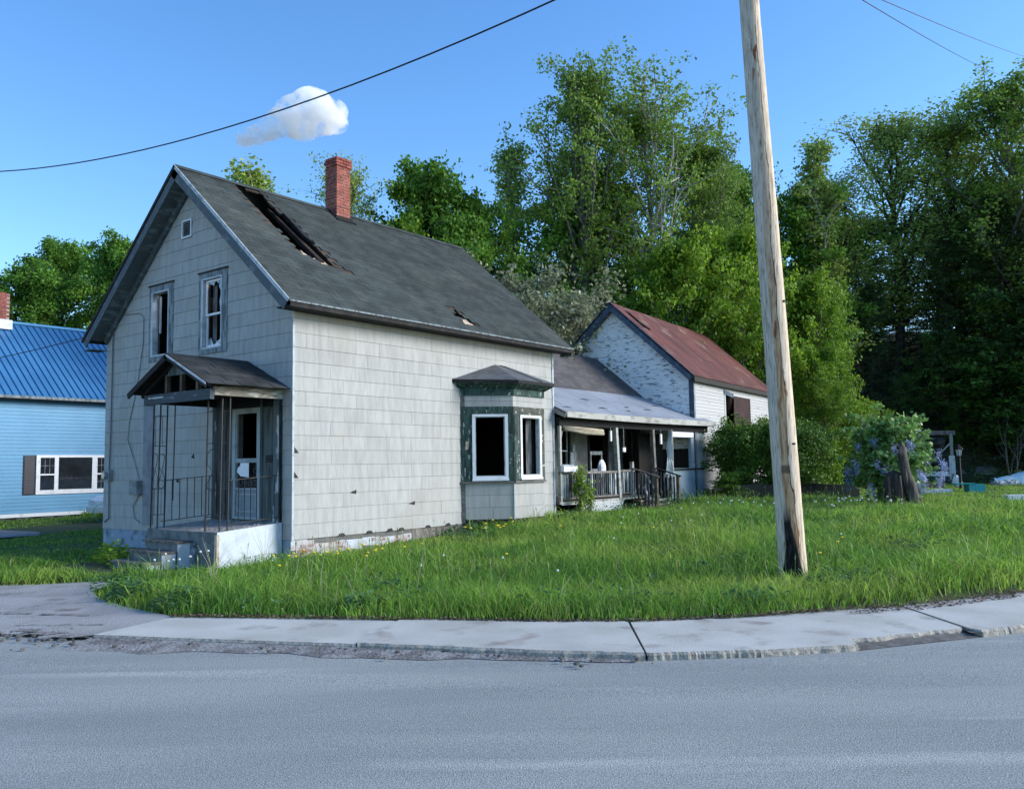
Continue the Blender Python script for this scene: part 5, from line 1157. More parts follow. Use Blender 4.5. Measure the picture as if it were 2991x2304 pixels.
o = ob((25.6, -5.0), (.3, -.9), .35, .25, .42, .56).build('white_carton', 'white', origin=(25.6, -5.0, .42)); tag(o, 'small white carton in the grass in front of the foam slab', 'carton')
o = ob((31.8, -3.75), (.61, -.79), 1.0, .6, .42, .72).build('brown_case', 'brown_wood', origin=(31.5, -3.35, .42)); tag(o, 'flat reddish brown case lying between the stump and the foam slab', 'case')
cl = thing('cooler', 'pale topped cooler box near the foot of the white post', 'cooler', (38.5, -2.1, .45)); ABS[cl.name] = Vector((38.5, -2.1, .45))
ob((38.85, -2.55), (.61, -.79), 1.3, .6, .40, .85).build('box', 'green_peel', cl); ob((38.75, -2.45), (.61, -.79), 1.35, .65, .86, 1.1).build('lid', 'white', cl)
o = MB().ball((35.3, -2.55, .75), .42, 9, 6, (.8, .8, .9), .2).build('plastic_bag', 'lilac_flower', origin=(35.3, -2.55, .4)); tag(o, 'blue plastic bag behind the stump', 'bag')
o = MB().ball((33.6, -4.5, .72), .25, 8, 5, (.8, .8, 1.1), .25).build('white_jug', 'white', origin=(33.6, -4.5, .45)); tag(o, 'small white jug left of the lamp post', 'jug')
o = MB().ball((25.55, -4.75, .55), .24, 8, 5, (1.2, 1.0, .6), .35).ball((25.35, -4.5, .62), .2, 8, 5, (.5, .7, 1.0), .35).build('white_rag', 'cloth_white', origin=(25.5, -4.7, .45)); tag(o, 'crumpled white rag right at the stump roots', 'rag')
o = MB()
for k in range(9): t_ = k/8; o.ball((36.6+1.0*t_, -5.6-.75*t_, .55+.02*math.sin(k*2)), .20, 7, 5, (1, 1, .7), .3)
tag(o.build('white_sheet', 'cloth_white', origin=(37, -6, .45)), 'long white crumpled sheet between the tub and the blue tarp', 'sheet')
b = MB(); n_ = 12; vs = []; fs = []
for i in range(n_):
    for k in range(6):
        t_ = i/(n_-1); vs.append((36.9+1.9*t_+.3*k/5, -5.6-1.7*t_+.35*k/5, .45+(.35+.6*t_**1.5)*math.sin(math.pi*k/5)*(1-.6*max(0, t_-.8)*5)+.03*math.sin(i*2.1+k)))
for i in range(n_-1):
    for k in range(5): fs.append((i*6+k, i*6+k+1, (i+1)*6+k+1, (i+1)*6+k))
b.add(vs, fs); tag(b.build('blue_tarp', 'tarp_blue', origin=(38.2, -6.8, .45), smooth=True), 'crumpled translucent blue tarp at the right edge of the yard', 'tarp')
o = ob((44.6, -3.7), (.61, -.79), 1.9, .9, .45, 1.15).build('black_crate', 'blackp', origin=(44, -2.9, .45)); tag(o, 'black crate at the foot of the wooded slope behind the tub', 'crate')
o = ob((21.2, -9.3), (.61, -.79), 2.6, .25, .44, .62).build('white_board', 'white', origin=(21.2, -9.3, .44)); tag(o, 'white board lying in the grass at the right edge', 'board')
o = ob((22.5, -6.1), (.7, -.7), .5, .1, .5, .53).build('pale_stick', 'fascia', origin=(22.5, -6.1, .5)); tag(o, 'short pale stick in the grass right of the stump', 'stick')
fr = thing('swing_frame', 'weathered white post with a grey cross beam standing behind the lilac', 'frame', (38.9, -3.35, .45)); ABS[fr.name] = Vector((38.9, -3.35, .45))
MB().bar((38.9, -3.35, .4), (38.9, -3.35, 3.02), .13).build('post', 'fascia', fr); MB().bar((38.9, -3.35, .6), (38.85, -3.35, 1.9), .26, .10).build('wide_board', 'white', fr)
MB().bar((39.05, -3.5, 3.08), (37.7, -1.75, 3.08), .14, .22).build('beam', 'grey_wood', fr); MB().bar((37.85, -1.95, .4), (37.85, -1.95, 3.0), .12).build('post', 'grey_wood', fr)
MB().bar((38.9, -3.35, 2.6), (38.3, -2.5, 1.6), .06).build('brace', 'fascia', fr)
o = MB()
for i in range(18): o.bar((21.6+random.uniform(-.6, .8), -2.6+random.uniform(-.6, .6), .45+random.uniform(0, .3)), (21.8+random.uniform(-.8, .8), -2.9+random.uniform(-.5, .5), .5+random.uniform(0, .4)), .07, .03)
tag(o.build('scrap_heap', 'dark_baluster', origin=(21.6, -2.6, .45)), 'heap of dark scrap boards between the hedge and the lilac', 'scrap')
def bare(x, y, h, n, lab):
    z = zg(x, y); b = MB(); r_ = random.Random(int(x*10))
    for i in range(n):
        a = r_.uniform(0, 6.28); p = Vector((x, y, z-.05)); d = Vector((math.cos(a)*.35, math.sin(a)*.35, 1)).normalized(); pts = [p]
        for j in range(4):
            d = (d+Vector((r_.gauss(0, .18), r_.gauss(0, .18), 0))).normalized(); pts.append(pts[-1]+d*h/4)
            if j > 0: e = (d+Vector((r_.gauss(0, .6), r_.gauss(0, .6), .1))).normalized(); b.tube([pts[-1], pts[-1]+e*h*.22, pts[-1]+e*h*.3+Z*.08*h], [.012, .008, .004], 3)
        b.tube(pts, [.028, .024, .018, .012, .005], 4)
    tag(b.build('bare_shrub', 'bark_grey', origin=(x, y, z)), lab, 'shrub')
bare(39.3, -6.0, 2.6, 6, 'leafless grey shrub behind the blue tarp at the right edge'); bare(37.5, -1.2, 2.2, 7, 'leafless grey brush at the foot of the slope behind the lilac'); bare(30.5, 1.0, 2.4, 8, 'tangle of bare branches between the pole and the lilac')
# rocks on the slope
for i in range(30):
    q = random.uniform(1.5, 14); d_ = random.uniform(.2, 8)
    if i < 3: q = (7.1, 8.6, 6.4)[i]; d_ = (4.0, 3.2, 5.2)[i]
    x = 32+.793*d_+.61*q; y = 4+.61*d_-.793*q
    s = random.uniform(.18, .65) if i > 2 else .95
    z = zg(x, y); o = MB().ball((x, y, z+.1*s), s, 8, 5, (1.2, 1, .65), .3).build('boulder', 'rock', origin=(x, y, z)); o.rotation_euler = (0, 0, random.uniform(0, 6))
    tag(o, 'grey boulder bedded in the dark wooded slope', 'rock', 'boulders on the wooded slope')

# ------------------------------------------------------------------ the cloud
cv = bpy.data.materials.new('cloud_volume'); cv.use_nodes = True; n_ = cv.node_tree; n_.nodes.clear()
ou = n_.nodes.new('ShaderNodeOutputMaterial'); pv = n_.nodes.new('ShaderNodeVolumePrincipled'); pv.inputs['Color'].default_value = (1, 1, 1, 1); pv.inputs['Anisotropy'].default_value = .1
tcn = n_.nodes.new('ShaderNodeTexCoord'); nzz = n_.nodes.new('ShaderNodeTexNoise'); nzz.inputs['Scale'].default_value = .075; nzz.inputs['Detail'].default_value = 5
mr = n_.nodes.new('ShaderNodeMapRange'); mr.inputs[1].default_value = .42; mr.inputs[2].default_value = .66; mr.inputs[3].default_value = 0; mr.inputs[4].default_value = .16
n_.links.new(tcn.outputs['Object'], nzz.inputs[0]); n_.links.new(nzz.outputs[0], mr.inputs[0]); n_.links.new(mr.outputs[0], pv.inputs['Density']); n_.links.new(pv.outputs[0], ou.inputs['Volume'])
CC = Vector((545., 696.5, 368.6))
b = MB(); ur_ = Vector((.62, -.785, 0))
for (u, z, r) in ((-56, -22, 11), (-44, -19, 13), (-30, -12, 15), (-14, -4, 20), (0, 4, 25), (14, 12, 24), (24, 2, 24), (36, 6, 17), (40, -6, 14), (6, -10, 18)):
    b.ball(CC+ur_*u+Z*z, r, 14, 10, (1, 1, .85), .06)
cl_ = b.build('cloud', cv, origin=tuple(CC)); tag(cl_, 'single small white cloud in the blue sky above the house', 'cloud')
rm = cl_.modifiers.new('remesh', 'REMESH'); rm.mode = 'VOXEL'; rm.voxel_size = 3.0
n_ = None

# ------------------------------------------------------------------ trees and shrubs
def rand_unit(n, rs):
    v = rs.normal(size=(n, 3)); return v/np.linalg.norm(v, axis=1)[:, None]
def leaf_quads(C, size, rs, flat=0., asp=.62, sv=.35):
    n = len(C); a = rand_unit(n, rs); a[:, 2] *= (1-flat); a /= np.linalg.norm(a, axis=1)[:, None]
    t = rand_unit(n, rs); b = np.cross(a, t); b /= np.linalg.norm(b, axis=1)[:, None]
    if flat > 0: b[:, 2] *= (1-flat)
    s = size*(1+sv*(rs.rand(n)*2-1))[:, None]
    V = np.stack([C+a*s, C+b*s*asp, C-a*s, C-b*s*asp], 1).reshape(-1, 3)
    return V, np.arange(4*n).reshape(n, 4)
PROFILE = {'round': lambda t: math.sin(math.pi*min(1, max(.02, t*.93+.05)))**.6, 'column': lambda t: .8+.2*math.sin(math.pi*t) if t < .85 else .9*(1-t)/.15+.15,
           'cone': lambda t: 1.05*(1-t)**.8+.05, 'vase': lambda t: .45+.6*t if t < .75 else .9*(1-(t-.75)/.32), 'tall': lambda t: .65+.45*math.sin(math.pi*t) if t < .9 else .5}
def make_tree(name, seed, H, R, base, prof, nl, leaves, lsize, bark, leafm, up=35, tr=None, cl=.42, flat=.0, nsub=5, lean=0, stems=1, asp=.62, droop=0., flowers=None):
    """returns the two part meshes (trunk with limbs, crown)"""
    rs = np.random.RandomState(seed); tr = tr or H*.014; mb = MB(); cen = []; wts = []
    for sN in range(stems):
        ang = rs.rand()*6.28; ln = lean+(0.16 if stems > 1 else 0)*H*rs.rand()
        tp = []; K = 9
        for i in range(K):
            t = i/(K-1); tp.append(Vector((math.cos(ang)*ln*t**1.3+rs.normal()*.012*H*t, math.sin(ang)*ln*t**1.3+rs.normal()*.012*H*t, H*.96*t)))
        hs = 1 if stems == 1 else .75+.25*rs.rand(); tp = [Vector((p.x, p.y, p.z*hs)) for p in tp]
        mb.tube(tp, [tr*(1-.9*i/(K-1))*(1.0 if stems == 1 else .6)+.01 for i in range(K)], 8, False)
        n_l = nl//stems
        for k in range(n_l):
            t = (k+rs.rand())/n_l; z = base+(1-base)*t; f = z*(K-1); i = min(int(f), K-2); p0 = tp[i].lerp(tp[i+1], f-i)
            az = k*2.39996+rs.rand()*.8+ang; L = R*PROFILE[prof](t)*(.72+.5*rs.rand()); el = math.radians(up*(.7+.6*rs.rand())+(t*20 if prof != 'cone' else 0))
            d = Vector((math.cos(az)*math.cos(el), math.sin(az)*math.cos(el), math.sin(el))); pts = [p0]; q = p0.copy()
            for j in range(4):
                d = (d+Vector((rs.normal()*.13, rs.normal()*.13, .10-droop*.2+rs.normal()*.08))).normalized(); q = q+d*L/4; pts.append(q.copy())
            r0 = tr*.50*(1-t*.7)+.012; mb.tube(pts, [r0, r0*.75, r0*.5, r0*.3, .006], 4, False)
            for s in range(nsub):
                w = .25+.75*(s+rs.rand())/nsub; f2 = w*4; j = min(int(f2), 3); s0 = pts[j].lerp(pts[j+1], min(f2-j, 1))
                dd = (d*.7+Vector(rs.normal(size=3))*.65+Vector((0, 0, .15-droop*.3))).normalized(); l2 = L*.34*(.6+.7*rs.rand())+.12; e = s0+dd*l2
                mb.tube([s0, s0.lerp(e, .5)+Vector(rs.normal(size=3))*.04, e], [r0*.35+.004, r0*.2+.003, .003], 3, False)
                for w2 in (.35, .7, 1.0): cen.append(s0.lerp(e, w2)); wts.append(.5+rs.rand())
    cen = np.array(cen); wts = np.array(wts); pr = wts/wts.sum(); ii = rs.choice(len(cen), leaves, p=pr)
    off = rand_unit(leaves, rs)*(rs.rand(leaves)**.55)[:, None]*1.55*cl*(.55+.8*rs.rand(len(cen)))[ii][:, None]; off[:, 2] *= (.75 if flat == 0 else .35)
    C = cen[ii]+off; C[:, 2] = np.maximum(C[:, 2], .05)
    V, F = leaf_quads(C, lsize, rs, flat, asp)
    crown = np_mesh('crown', V, F, leafm)
    tm = bpy.data.meshes.new('trunk'); tm.from_pydata(mb.v, [], mb.f); setmat(tm, bark); tm.polygons.foreach_set('use_smooth', [True]*len(tm.polygons))
    return (tm, crown, float(np.percentile(V[:, 2], 99.7)))
T = {}
T['poplar'] = make_tree('poplar', 1, 20, 6.4, .34, 'round', 50, 25000, .088, 'bark_pale', 'leaf_poplar', up=44, cl=.40, nsub=7)
T['poplar2'] = make_tree('poplar2', 2, 20, 5.6, .24, 'round', 50, 30000, .090, 'bark_grey', 'leaf_poplar', up=48, cl=.42, nsub=7)
T['maple'] = make_tree('maple', 3, 14, 3.6, .12, 'round', 46, 38000, .095, 'bark_dark', 'leaf_maple', up=28, cl=.40)
T['lime'] = make_tree('lime', 4, 9, 2.9, .04, 'round', 46, 30000, .080, 'bark_grey', 'leaf_lime', up=30, cl=.34)
T['hemlock'] = make_tree('hemlock', 5, 13, 3.2, .04, 'cone', 80, 30000, .10, 'bark_dark', 'leaf_hemlock', up=2, cl=.30, flat=.6, droop=.8, asp=.35)
T['sparse'] = make_tree('sparse', 6, 15, 4.2, .22, 'vase', 44, 19000, .068, 'bark_dark', 'leaf_pale', up=46, cl=.45, nsub=6)
T['slim'] = make_tree('slim', 7, 15, 1.5, .3, 'column', 34, 8500, .075, 'bark_pale', 'leaf_pale', up=50, cl=.30)
T['blossom'] = make_tree('blossom', 8, 6.5, 2.7, .05, 'round', 52, 21000, .065, 'bark_grey', 'leaf_bloss', up=40, cl=.30, stems=3)
T['under'] = make_tree('under', 9, 5, 2.2, .12, 'round', 26, 5200, .085, 'bark_dark', 'leaf_dark', up=18, cl=.30, flat=.45, stems=2)
T['underlit'] = make_tree('underlit', 10, 4, 1.6, .08, 'round', 24, 6200, .085, 'bark_dark', 'leaf_sap', up=20, cl=.26, flat=.4, stems=2)
T['hedge'] = make_tree('hedge', 12, 2.9, 1.25, .0, 'round', 52, 36000, .044, 'bark_grey', 'leaf_hedge', up=35, cl=.20, stems=4)
T['hedge2'] = make_tree('hedge2', 16, 2.9, 1.3, .16, 'round', 52, 34000, .044, 'bark_grey', 'leaf_hedge', up=25, cl=.20, stems=4)
T['cedar'] = make_tree('cedar', 13, 2.5, .75, .0, 'column', 34, 11000, .04, 'bark_grey', 'leaf_lime', up=60, cl=.14, stems=3)
T['vine'] = make_tree('vine', 15, 1.5, .42, .0, 'round', 26, 700, .045, 'bark_grey', 'leaf_lime', up=45, cl=.10, stems=3, asp=.7)
T['lilac'] = make_tree('lilac', 14, 2.4, 1.25, .05, 'round', 40, 9500, .074, 'bark_grey', 'leaf_lilac', up=40, cl=.20, stems=4, asp=.75)
def tree(kind, x, y, H, label, wide=1., rz=None, name='tree', cat='tree', group=None, z=None, sink=.15):
    tm, cm_, h0 = T[kind]; s = H/h0; z = zg(x, y)-sink if z is None else z
    r = thing(name, label, cat, (x, y, z), 0, group); ABS[r.name] = Vector((x, y, z))
    r.rotation_euler = (0, 0, random.uniform(0, 6.28) if rz is None else rz); r.scale = (s*wide, s*wide, s)
    for nm, me in (('trunk', tm), ('crown', cm_)):
        o = bpy.data.objects.new(nm, me); COL.objects.link(o); o.parent = r
    return r
P_ = lambda x, y, top: top-zg(x, y)
L = [
 ('maple', 4.0, 37.0, 13.4, 'broadleaf tree behind the far left end of the blue house', 1.1, 'broadleaf_tree'),
 ('lime', -2.0, 36.0, 11.0, 'lighter green tree further left behind the blue house', 1.2, 'broadleaf_tree'),
 ('maple', 10.1, 35.5, 13.0, 'tree at the far left edge beyond the blue roof', 1.0, 'broadleaf_tree'),
 ('maple', 13.6, 39.0, 15.6, 'rounded tree in the middle of the clump beyond the blue roof', 1.0, 'broadleaf_tree'),
 ('maple', 14.6, 34.0, 15.0, 'tree of the left clump standing closest to the grey gable', .95, 'broadleaf_tree'),
 ('sparse', 10.5, 32.5, 9.0, 'thin pale stemmed tree just above the blue ridge', .8, 'pale_tree'),
 ('underlit', 15.4, 30.5, 9.0, 'low bright green tree behind the right end of the blue roof', 1.2, 'broadleaf_tree'),
 ('slim', 9.53, 14.98, 13.5, 'small leafy treetop showing over the grey ridge left of the chimney', 1.4, 'pale_tree'),
 ('sparse', 14.4, 15.24, 15.2, 'loose pale treetop directly behind the brick chimney', .85, 'pale_tree'),
 ('lime', 16.0, 14.8, 12.6, 'low bright green treetop right of the chimney', .9, 'broadleaf_tree'),
 ('maple', 18.2, 13.6, 15.6, 'dark maple left of the slim aspen behind the house', .95, 'maple_tree'),
 ('maple', 20.0, 12.4, 14.0, 'lower dark maple tucked in front of the slim aspen', .9, 'maple_tree'),
 ('slim', 23.7, 13.1, 18.0, 'slim pale aspen between the dark maple and the tall poplars', 1.1, 'aspen_tree'),
 ('maple', 25.5, 14.0, 12.5, 'dark low tree behind the foot of the slim aspen', .8, 'maple_tree'),
 ('poplar2', 24.3, 9.3, 21.6, 'tall dark trunked poplar, left one of the big pair', .92, 'poplar_tree'),
 ('maple', 27.0, 10.6, 16.5, 'dark green tree filling in behind the two tall poplars', 1.1, 'broadleaf_tree'),
 ('poplar', 27.4, 7.6, 21.6, 'tall white barked poplar, right one of the big pair', 1.15, 'poplar_tree'),
 ('poplar2', 29.6, 5.6, 18.4, 'shorter poplar leaning out toward the utility pole', .85, 'poplar_tree'),
 ('blossom', 15.2, 5.6, 9.0, 'pale blossoming apple tree between the grey roof and the barn', 1.15, 'apple_tree'),
 ('blossom', 18.6, 6.9, 8.9, 'second blossoming shrubby tree behind the first apple tree', 1.15, 'apple_tree'),
 ('lime', 24.6, 4.9, 11.8, 'yellow green tree rising behind the barn ridge', .85, 'broadleaf_tree'),
 ('lime', 27.3, 3.0, 12.8, 'yellow green tree left of the pole above the barn roof', .8, 'broadleaf_tree'),
 ('underlit', 24.6, 7.0, 8.4, 'dark green bush behind the barn gable', 1.2, 'broadleaf_tree'),
 ('lime', 30.6, .8, 10.6, 'bright yellow green tree just right of the pole', .82, 'broadleaf_tree'),
 ('lime', 28.2, -.4, 7.0, 'lower bright green tree beside the barn end, right of the pole', .9, 'broadleaf_tree'),
 ('lime', 30.2, -1.5, 4.6, 'bright green shrub at the foot of the slope behind the pole', 1.0, 'shrub'),
 ('maple', 36.0, 6.5, 18.6, 'mid green tree standing behind the utility pole', .95, 'broadleaf_tree'),
 ('maple', 38.6, 3.6, 17.8, 'mid green tree just right of the pole top', .85, 'broadleaf_tree'),
 ('slim', 37.25, 2.19, 19.6, 'thin dark stemmed tree between the pole and the large sparse tree', 1.2, 'pale_tree'),
 ('sparse', 45.5, .4, 23.4, 'large sparse crowned tree, left of the right hand group', 1.5, 'sparse_tree'),
 ('sparse', 46.5, -2.6, 23.0, 'large sparse crowned tree in the middle of the right hand group', 1.45, 'sparse_tree'),
 ('poplar2', 46.2, -6.0, 24.4, 'tall tree at the top right corner of the photo', 1.25, 'poplar_tree'),
 ('sparse', 40.5, 2.6, 18.6, 'sparse tree lower down between the thin tree and the large sparse one', 1.4, 'sparse_tree'),
 ('maple', 45.5, 3.4, 17.0, 'green tree on the slope crest left of the large sparse trees', 1.4, 'broadleaf_tree'),
 ('hemlock', 49.5, -1.0, 17.0, 'dark hemlock high on the crest behind the sparse trees', 1.2, 'hemlock_tree'),
 ('maple', 48.5, -4.4, 18.5, 'denser green tree filling behind the right hand group', 1.3, 'broadleaf_tree'),
 ('hemlock', 41.0, 1.0, 11.8, 'dark hemlock left of the wooded slope', 1.0, 'hemlock_tree'),
 ('hemlock', 44.2, -2.4, 14.6, 'tall dark hemlock in the middle of the wooded slope', .95, 'hemlock_tree'),
 ('hemlock', 44.6, -5.4, 16.6, 'tallest dark hemlock toward the right edge', .95, 'hemlock_tree'),
 ('hemlock', 43.2, -8.2, 15.0, 'dark hemlock at the right edge of the photo', .95, 'hemlock_tree'),
 ('hemlock', 46.5, .6, 14.0, 'dark hemlock far back behind the thin tree', 1.0, 'hemlock_tree'),
 ('hemlock', 47.5, -10.5, 19.0, 'dark hemlock beyond the right edge', 1.0, 'hemlock_tree'),
 ('under', 42.0, -.4, 6.8, 'dark understory sapling above the lilac', .8, 'sapling'),
 ('under', 43.4, -2.0, 9.0, 'dark understory tree in the centre of the shaded slope', .85, 'sapling'),
 ('underlit', 43.5, -5.0, 8.6, 'brighter green maple sapling on the shaded slope above the lamp', 1.2, 'sapling'),
 ('underlit', 42.2, -7.2, 6.2, 'green maple sapling low at the right edge', 1.2, 'sapling'),
 ('underlit', 42.4, -2.9, 4.6, 'small bright sapling left of the lamp post', .6, 'sapling'),
 ('under', 45.0, -4.6, 11., 'dark layered tree high on the shaded slope', 1.1, 'sapling'),
 ('under', 43.5, -7.2, 9.5, 'dark layered tree on the slope near the right edge', 1.1, 'sapling'),
]
for k, x, y, topz, lab, w, nm in L:
    tree(k, x, y, P_(x, y, topz), lab, w, name=nm, cat='shrub' if nm == 'shrub' else ('sapling' if nm == 'sapling' else 'tree'))
tree('hedge', 17.0, -1.15, 2.8, 'dense dark green bush overgrowing the right corner of the veranda', 1.0, name='hedge_bush', cat='bush')
tree('hedge2', 17.9, -2.35, 2.85, 'dark green bush overhanging the black car left of the pole', 1.05, name='hedge_bush', cat='bush')
tree('hedge2', 18.6, -2.75, 2.75, 'dense green bush directly behind the utility pole', .9, name='hedge_bush', cat='bush')
tree('cedar', 18.9, -2.95, 2.35, 'narrow yellow green cedar bush just right of the pole', 1.1, name='cedar_bush', cat='bush')
tree('underlit', 15.7, -1.35, 1.15, 'low leafy shrub in front of the pale teal end wall', 1.6, name='shrub', cat='bush')
tree('vine', 8.75, -.42, 1.45, 'leafy vine climbing the left end of the veranda rail', .8, name='vine', cat='vine')
tree('vine', 9.35, -.30, .95, 'small vine sprig on the veranda rail above the lattice', .7, name='vine', cat='vine')
lil = tree('lilac', 16.2, -6.1, 2.75, 'lilac bush with blue violet blossoms left of the stump', 1.15, name='lilac_bush', cat='bush')
rs = np.random.RandomState(5); pts = []
for k in range(34):
    a = rs.uniform(1.6, 5.6); h = rs.uniform(.5, 2.3); r = 1.24*math.sin(math.pi*min(.95, max(.1, h/2.5)))**.6
    c = np.array([r*math.cos(a), r*math.sin(a), h])
    for i in range(70): 
        q = rs.normal(size=3)*(.045, .045, .09); pts.append(c+q)
V, F = leaf_quads(np.array(pts), .026, rs); o = bpy.data.objects.new('blossom', np_mesh('blossom', V, F, 'lilac_flower')); COL.objects.link(o); o.parent = lil; o['kind'] = 'stuff'

# ------------------------------------------------------------------ grass, flowers, weeds
def in_view(x, y, mrg=.22):
    dx, dy = x-CAM.x, y-CAM.y; fw = dx*math.cos(yaw)+dy*math.sin(yaw); rt = dx*math.sin(yaw)-dy*math.cos(yaw)
    return (fw > 1) & (np.abs(rt) < fw*(.598+mrg)+.4)
def free(x, y):
    ok = inpoly(x, y, YARD) & in_view(x, y)
    for a, b_, c, d in ((-.0, 8.2, .0, 6.8), (-1.33, 0, .25, 2.46), (-2.2, -1.3, 1.0, 2.1), (8.2, 16.8, -.12, 5), (-9.5, 13, 10.95, 14.35), (-5, 10, 17.45, 25), (11.85, 13.25, -.95, 0)): ok &= ~((x > a) & (x < b_) & (y > c) & (y < d))
    ok &= ~inpoly(x, y, [(4.6, 0), (5.42, -.82), (6.56, -.82), (7.4, 0)]) & ~((x > 16) & (x < 25.5) & (y > -.1+(x-16)*.09) & (y < 6.5))
    ok &= ((x-32)*.793+(y-4)*.61 < 1.2)
    return ok
def patches(x, y): return .5+.5*np.sin(x*.9+1.3*np.sin(y*.7))*np.sin(y*1.1+1.1*np.sin(x*.6+1))
def blades(n, x0, x1, y0, y1, dmin, dmax, wd, hh, seed):
    rs = np.random.RandomState(seed); x = rs.uniform(x0, x1, n); y = rs.uniform(y0, y1, n)
    # pull into tufts
    cx = np.round(x/.16)*.16+.05*np.sin(y*40); cy = np.round(y/.16)*.16; tf = rs.rand(n) < .55; x = np.where(tf, x+(cx-x)*.6, x); y = np.where(tf, y+(cy-y)*.6, y)
    D = np.hypot(x-CAM.x, y-CAM.y); ok = free(x, y) & (D >= dmin) & (D < dmax); x, y, D = x[ok], y[ok], D[ok]
    de = segdist(x, y, LEFT+IN); keep = rs.rand(len(x)) < np.clip(.30+de*1.6, 0, 1)*np.where((x > .1) & (x < 2.4) & (y < -8.5) & (de < .3), .35, 1)
    x, y, D, de = x[keep], y[keep], D[keep], de[keep]; n = len(x)
    z = gz(x, y)-.02; pt = patches(x, y)
    h = hh*(.55+.75*rs.rand(n))*(.62+.65*pt)*np.clip(.35+de*1.1, 0, 1); h *= np.where(rs.rand(n) < .03, 1.6, 1.)
    h *= np.where((x < 4.6) & (x > -2.6) & (y > -.85), .36, 1)*np.where((y > 2.6) & (x < 1), .62, 1)*np.where((x < -1.0) & (x > -3.2) & (y > .5) & (y < 3.0), .28, 1)
    h *= 1-.72*sstep((x-15)/10); h *= np.where((x > 8.0) & (x < 13.5) & (y > -1.6) & (y < 0), .4, 1)
    a = rs.uniform(0, 6.283, n); ln = h*(.25+.80*rs.rand(n)); dx, dy = np.cos(a)*ln, np.sin(a)*ln
    w = wd*(.6+.8*rs.rand(n)); b_ = rs.uniform(0, 6.283, n); wx_, wy_ = np.cos(b_)*w, np.sin(b_)*w
    p = np.stack([x, y, z], 1); W3 = np.stack([wx_, wy_, 0*w], 1)
    m1 = p+np.stack([dx*.30, dy*.30, h*.58], 1); tp = p+np.stack([dx, dy, h*(1-.35*rs.rand(n))], 1)
    V = np.stack([p-W3, p+W3, m1+W3*.8, m1-W3*.8, tp], 1).reshape(-1, 3); i = np.arange(n)*5
    return V, np.stack([i, i+1, i+2, i+3], 1), np.stack([i+3, i+2, i+4], 1)
VV, Q4, T3, off = [], [], [], 0
for args in ((300000, -7, 9, -12, 3, 0, 11.5, .0048, .27, 1), (330000, -6, 16, -13, 10, 11.5, 17, .0065, .29, 2), (420000, -4, 24, -16, 11, 17, 27, .010, .28, 3), (300000, 0, 46, -24, 18, 27, 50, .017, .27, 4)):
    V, q, t = blades(*args); VV.append(V); Q4.append(q+off); T3.append(t+off); off += len(V)
VV = np.concatenate(VV); Q4 = np.concatenate(Q4); T3 = np.concatenate(T3)
me = bpy.data.meshes.new('lawn_grass'); me.vertices.add(len(VV)); me.vertices.foreach_set('co', VV.astype(np.float32).ravel())
li = np.concatenate([Q4.ravel(), T3.ravel()]).astype(np.int32); me.loops.add(len(li)); me.loops.foreach_set('vertex_index', li)
lt_ = np.concatenate([np.full(len(Q4), 4), np.full(len(T3), 3)]).astype(np.int32); me.polygons.add(len(lt_)); me.polygons.foreach_set('loop_start', np.concatenate([[0], np.cumsum(lt_)[:-1]]).astype(np.int32)); me.polygons.foreach_set('loop_total', lt_)
me.update(calc_edges=True); setmat(me, 'grass'); print('grass blades', len(Q4))
tag(link(bpy.data.objects.new('lawn_grass', me)), 'tall unmown green grass filling the yard', 'grass', kind='stuff')
# seed stalks and broad leaves mixed into the lawn
rs = np.random.RandomState(31); n_ = 1700; x_ = rs.uniform(-4, 18, n_); y_ = rs.uniform(-12, 9, n_); k_ = free(x_, y_) & (segdist(x_, y_, LEFT+IN) > .25) & ~((x_ < 4.6) & (y_ > -.9)); x_, y_ = x_[k_], y_[k_]; n_ = len(x_)
z_ = gz(x_, y_); h_ = rs.uniform(.30, .52, n_); a_ = rs.uniform(0, 6.28, n_); lx_, ly_ = np.cos(a_)*.08, np.sin(a_)*.08; wv = .0028
B0 = np.stack([x_, y_, z_], 1); B1 = np.stack([x_+lx_, y_+ly_, z_+h_], 1); Wv = np.stack([-np.sin(a_)*wv, np.cos(a_)*wv, 0*a_], 1)
V1 = np.stack([B0-Wv, B0+Wv, B1+Wv, B1-Wv], 1).reshape(-1, 3); V2 = np.stack([B1+[0, 0, -.01], B1+Wv*3.2+[0, 0, .03], B1+np.stack([lx_*.3, ly_*.3, 0*h_+.09], 1), B1-Wv*3.2+[0, 0, .03]], 1).reshape(-1, 3)
V = np.concatenate([V1, V2]); tag(link(bpy.data.objects.new('seed_stalks', np_mesh('seed_stalks', V, np.arange(len(V)).reshape(-1, 4), 'seedhead'))), 'thin brownish seed stalks standing through the lawn grass', 'grass', kind='stuff')
n_ = 9000; cx_ = rs.uniform(-4.2, 14, 90); cy_ = rs.uniform(-11, 0, 90); i_ = rs.randint(0, 90, n_); x_ = cx_[i_]+rs.normal(0, .22, n_); y_ = cy_[i_]+rs.normal(0, .22, n_); k_ = free(x_, y_) & (segdist(x_, y_, LEFT+IN) > .03); x_, y_ = x_[k_], y_[k_]
V, F = leaf_quads(np.stack([x_, y_, gz(x_, y_)+.04+rs.rand(len(x_))*.17], 1), .030, rs, .5, .7); tag(link(bpy.data.objects.new('lawn_weeds', np_mesh('lawn_weeds', V, F, 'weed'))), 'low broad leaved weeds scattered in patches through the grass', 'weeds', kind='stuff')
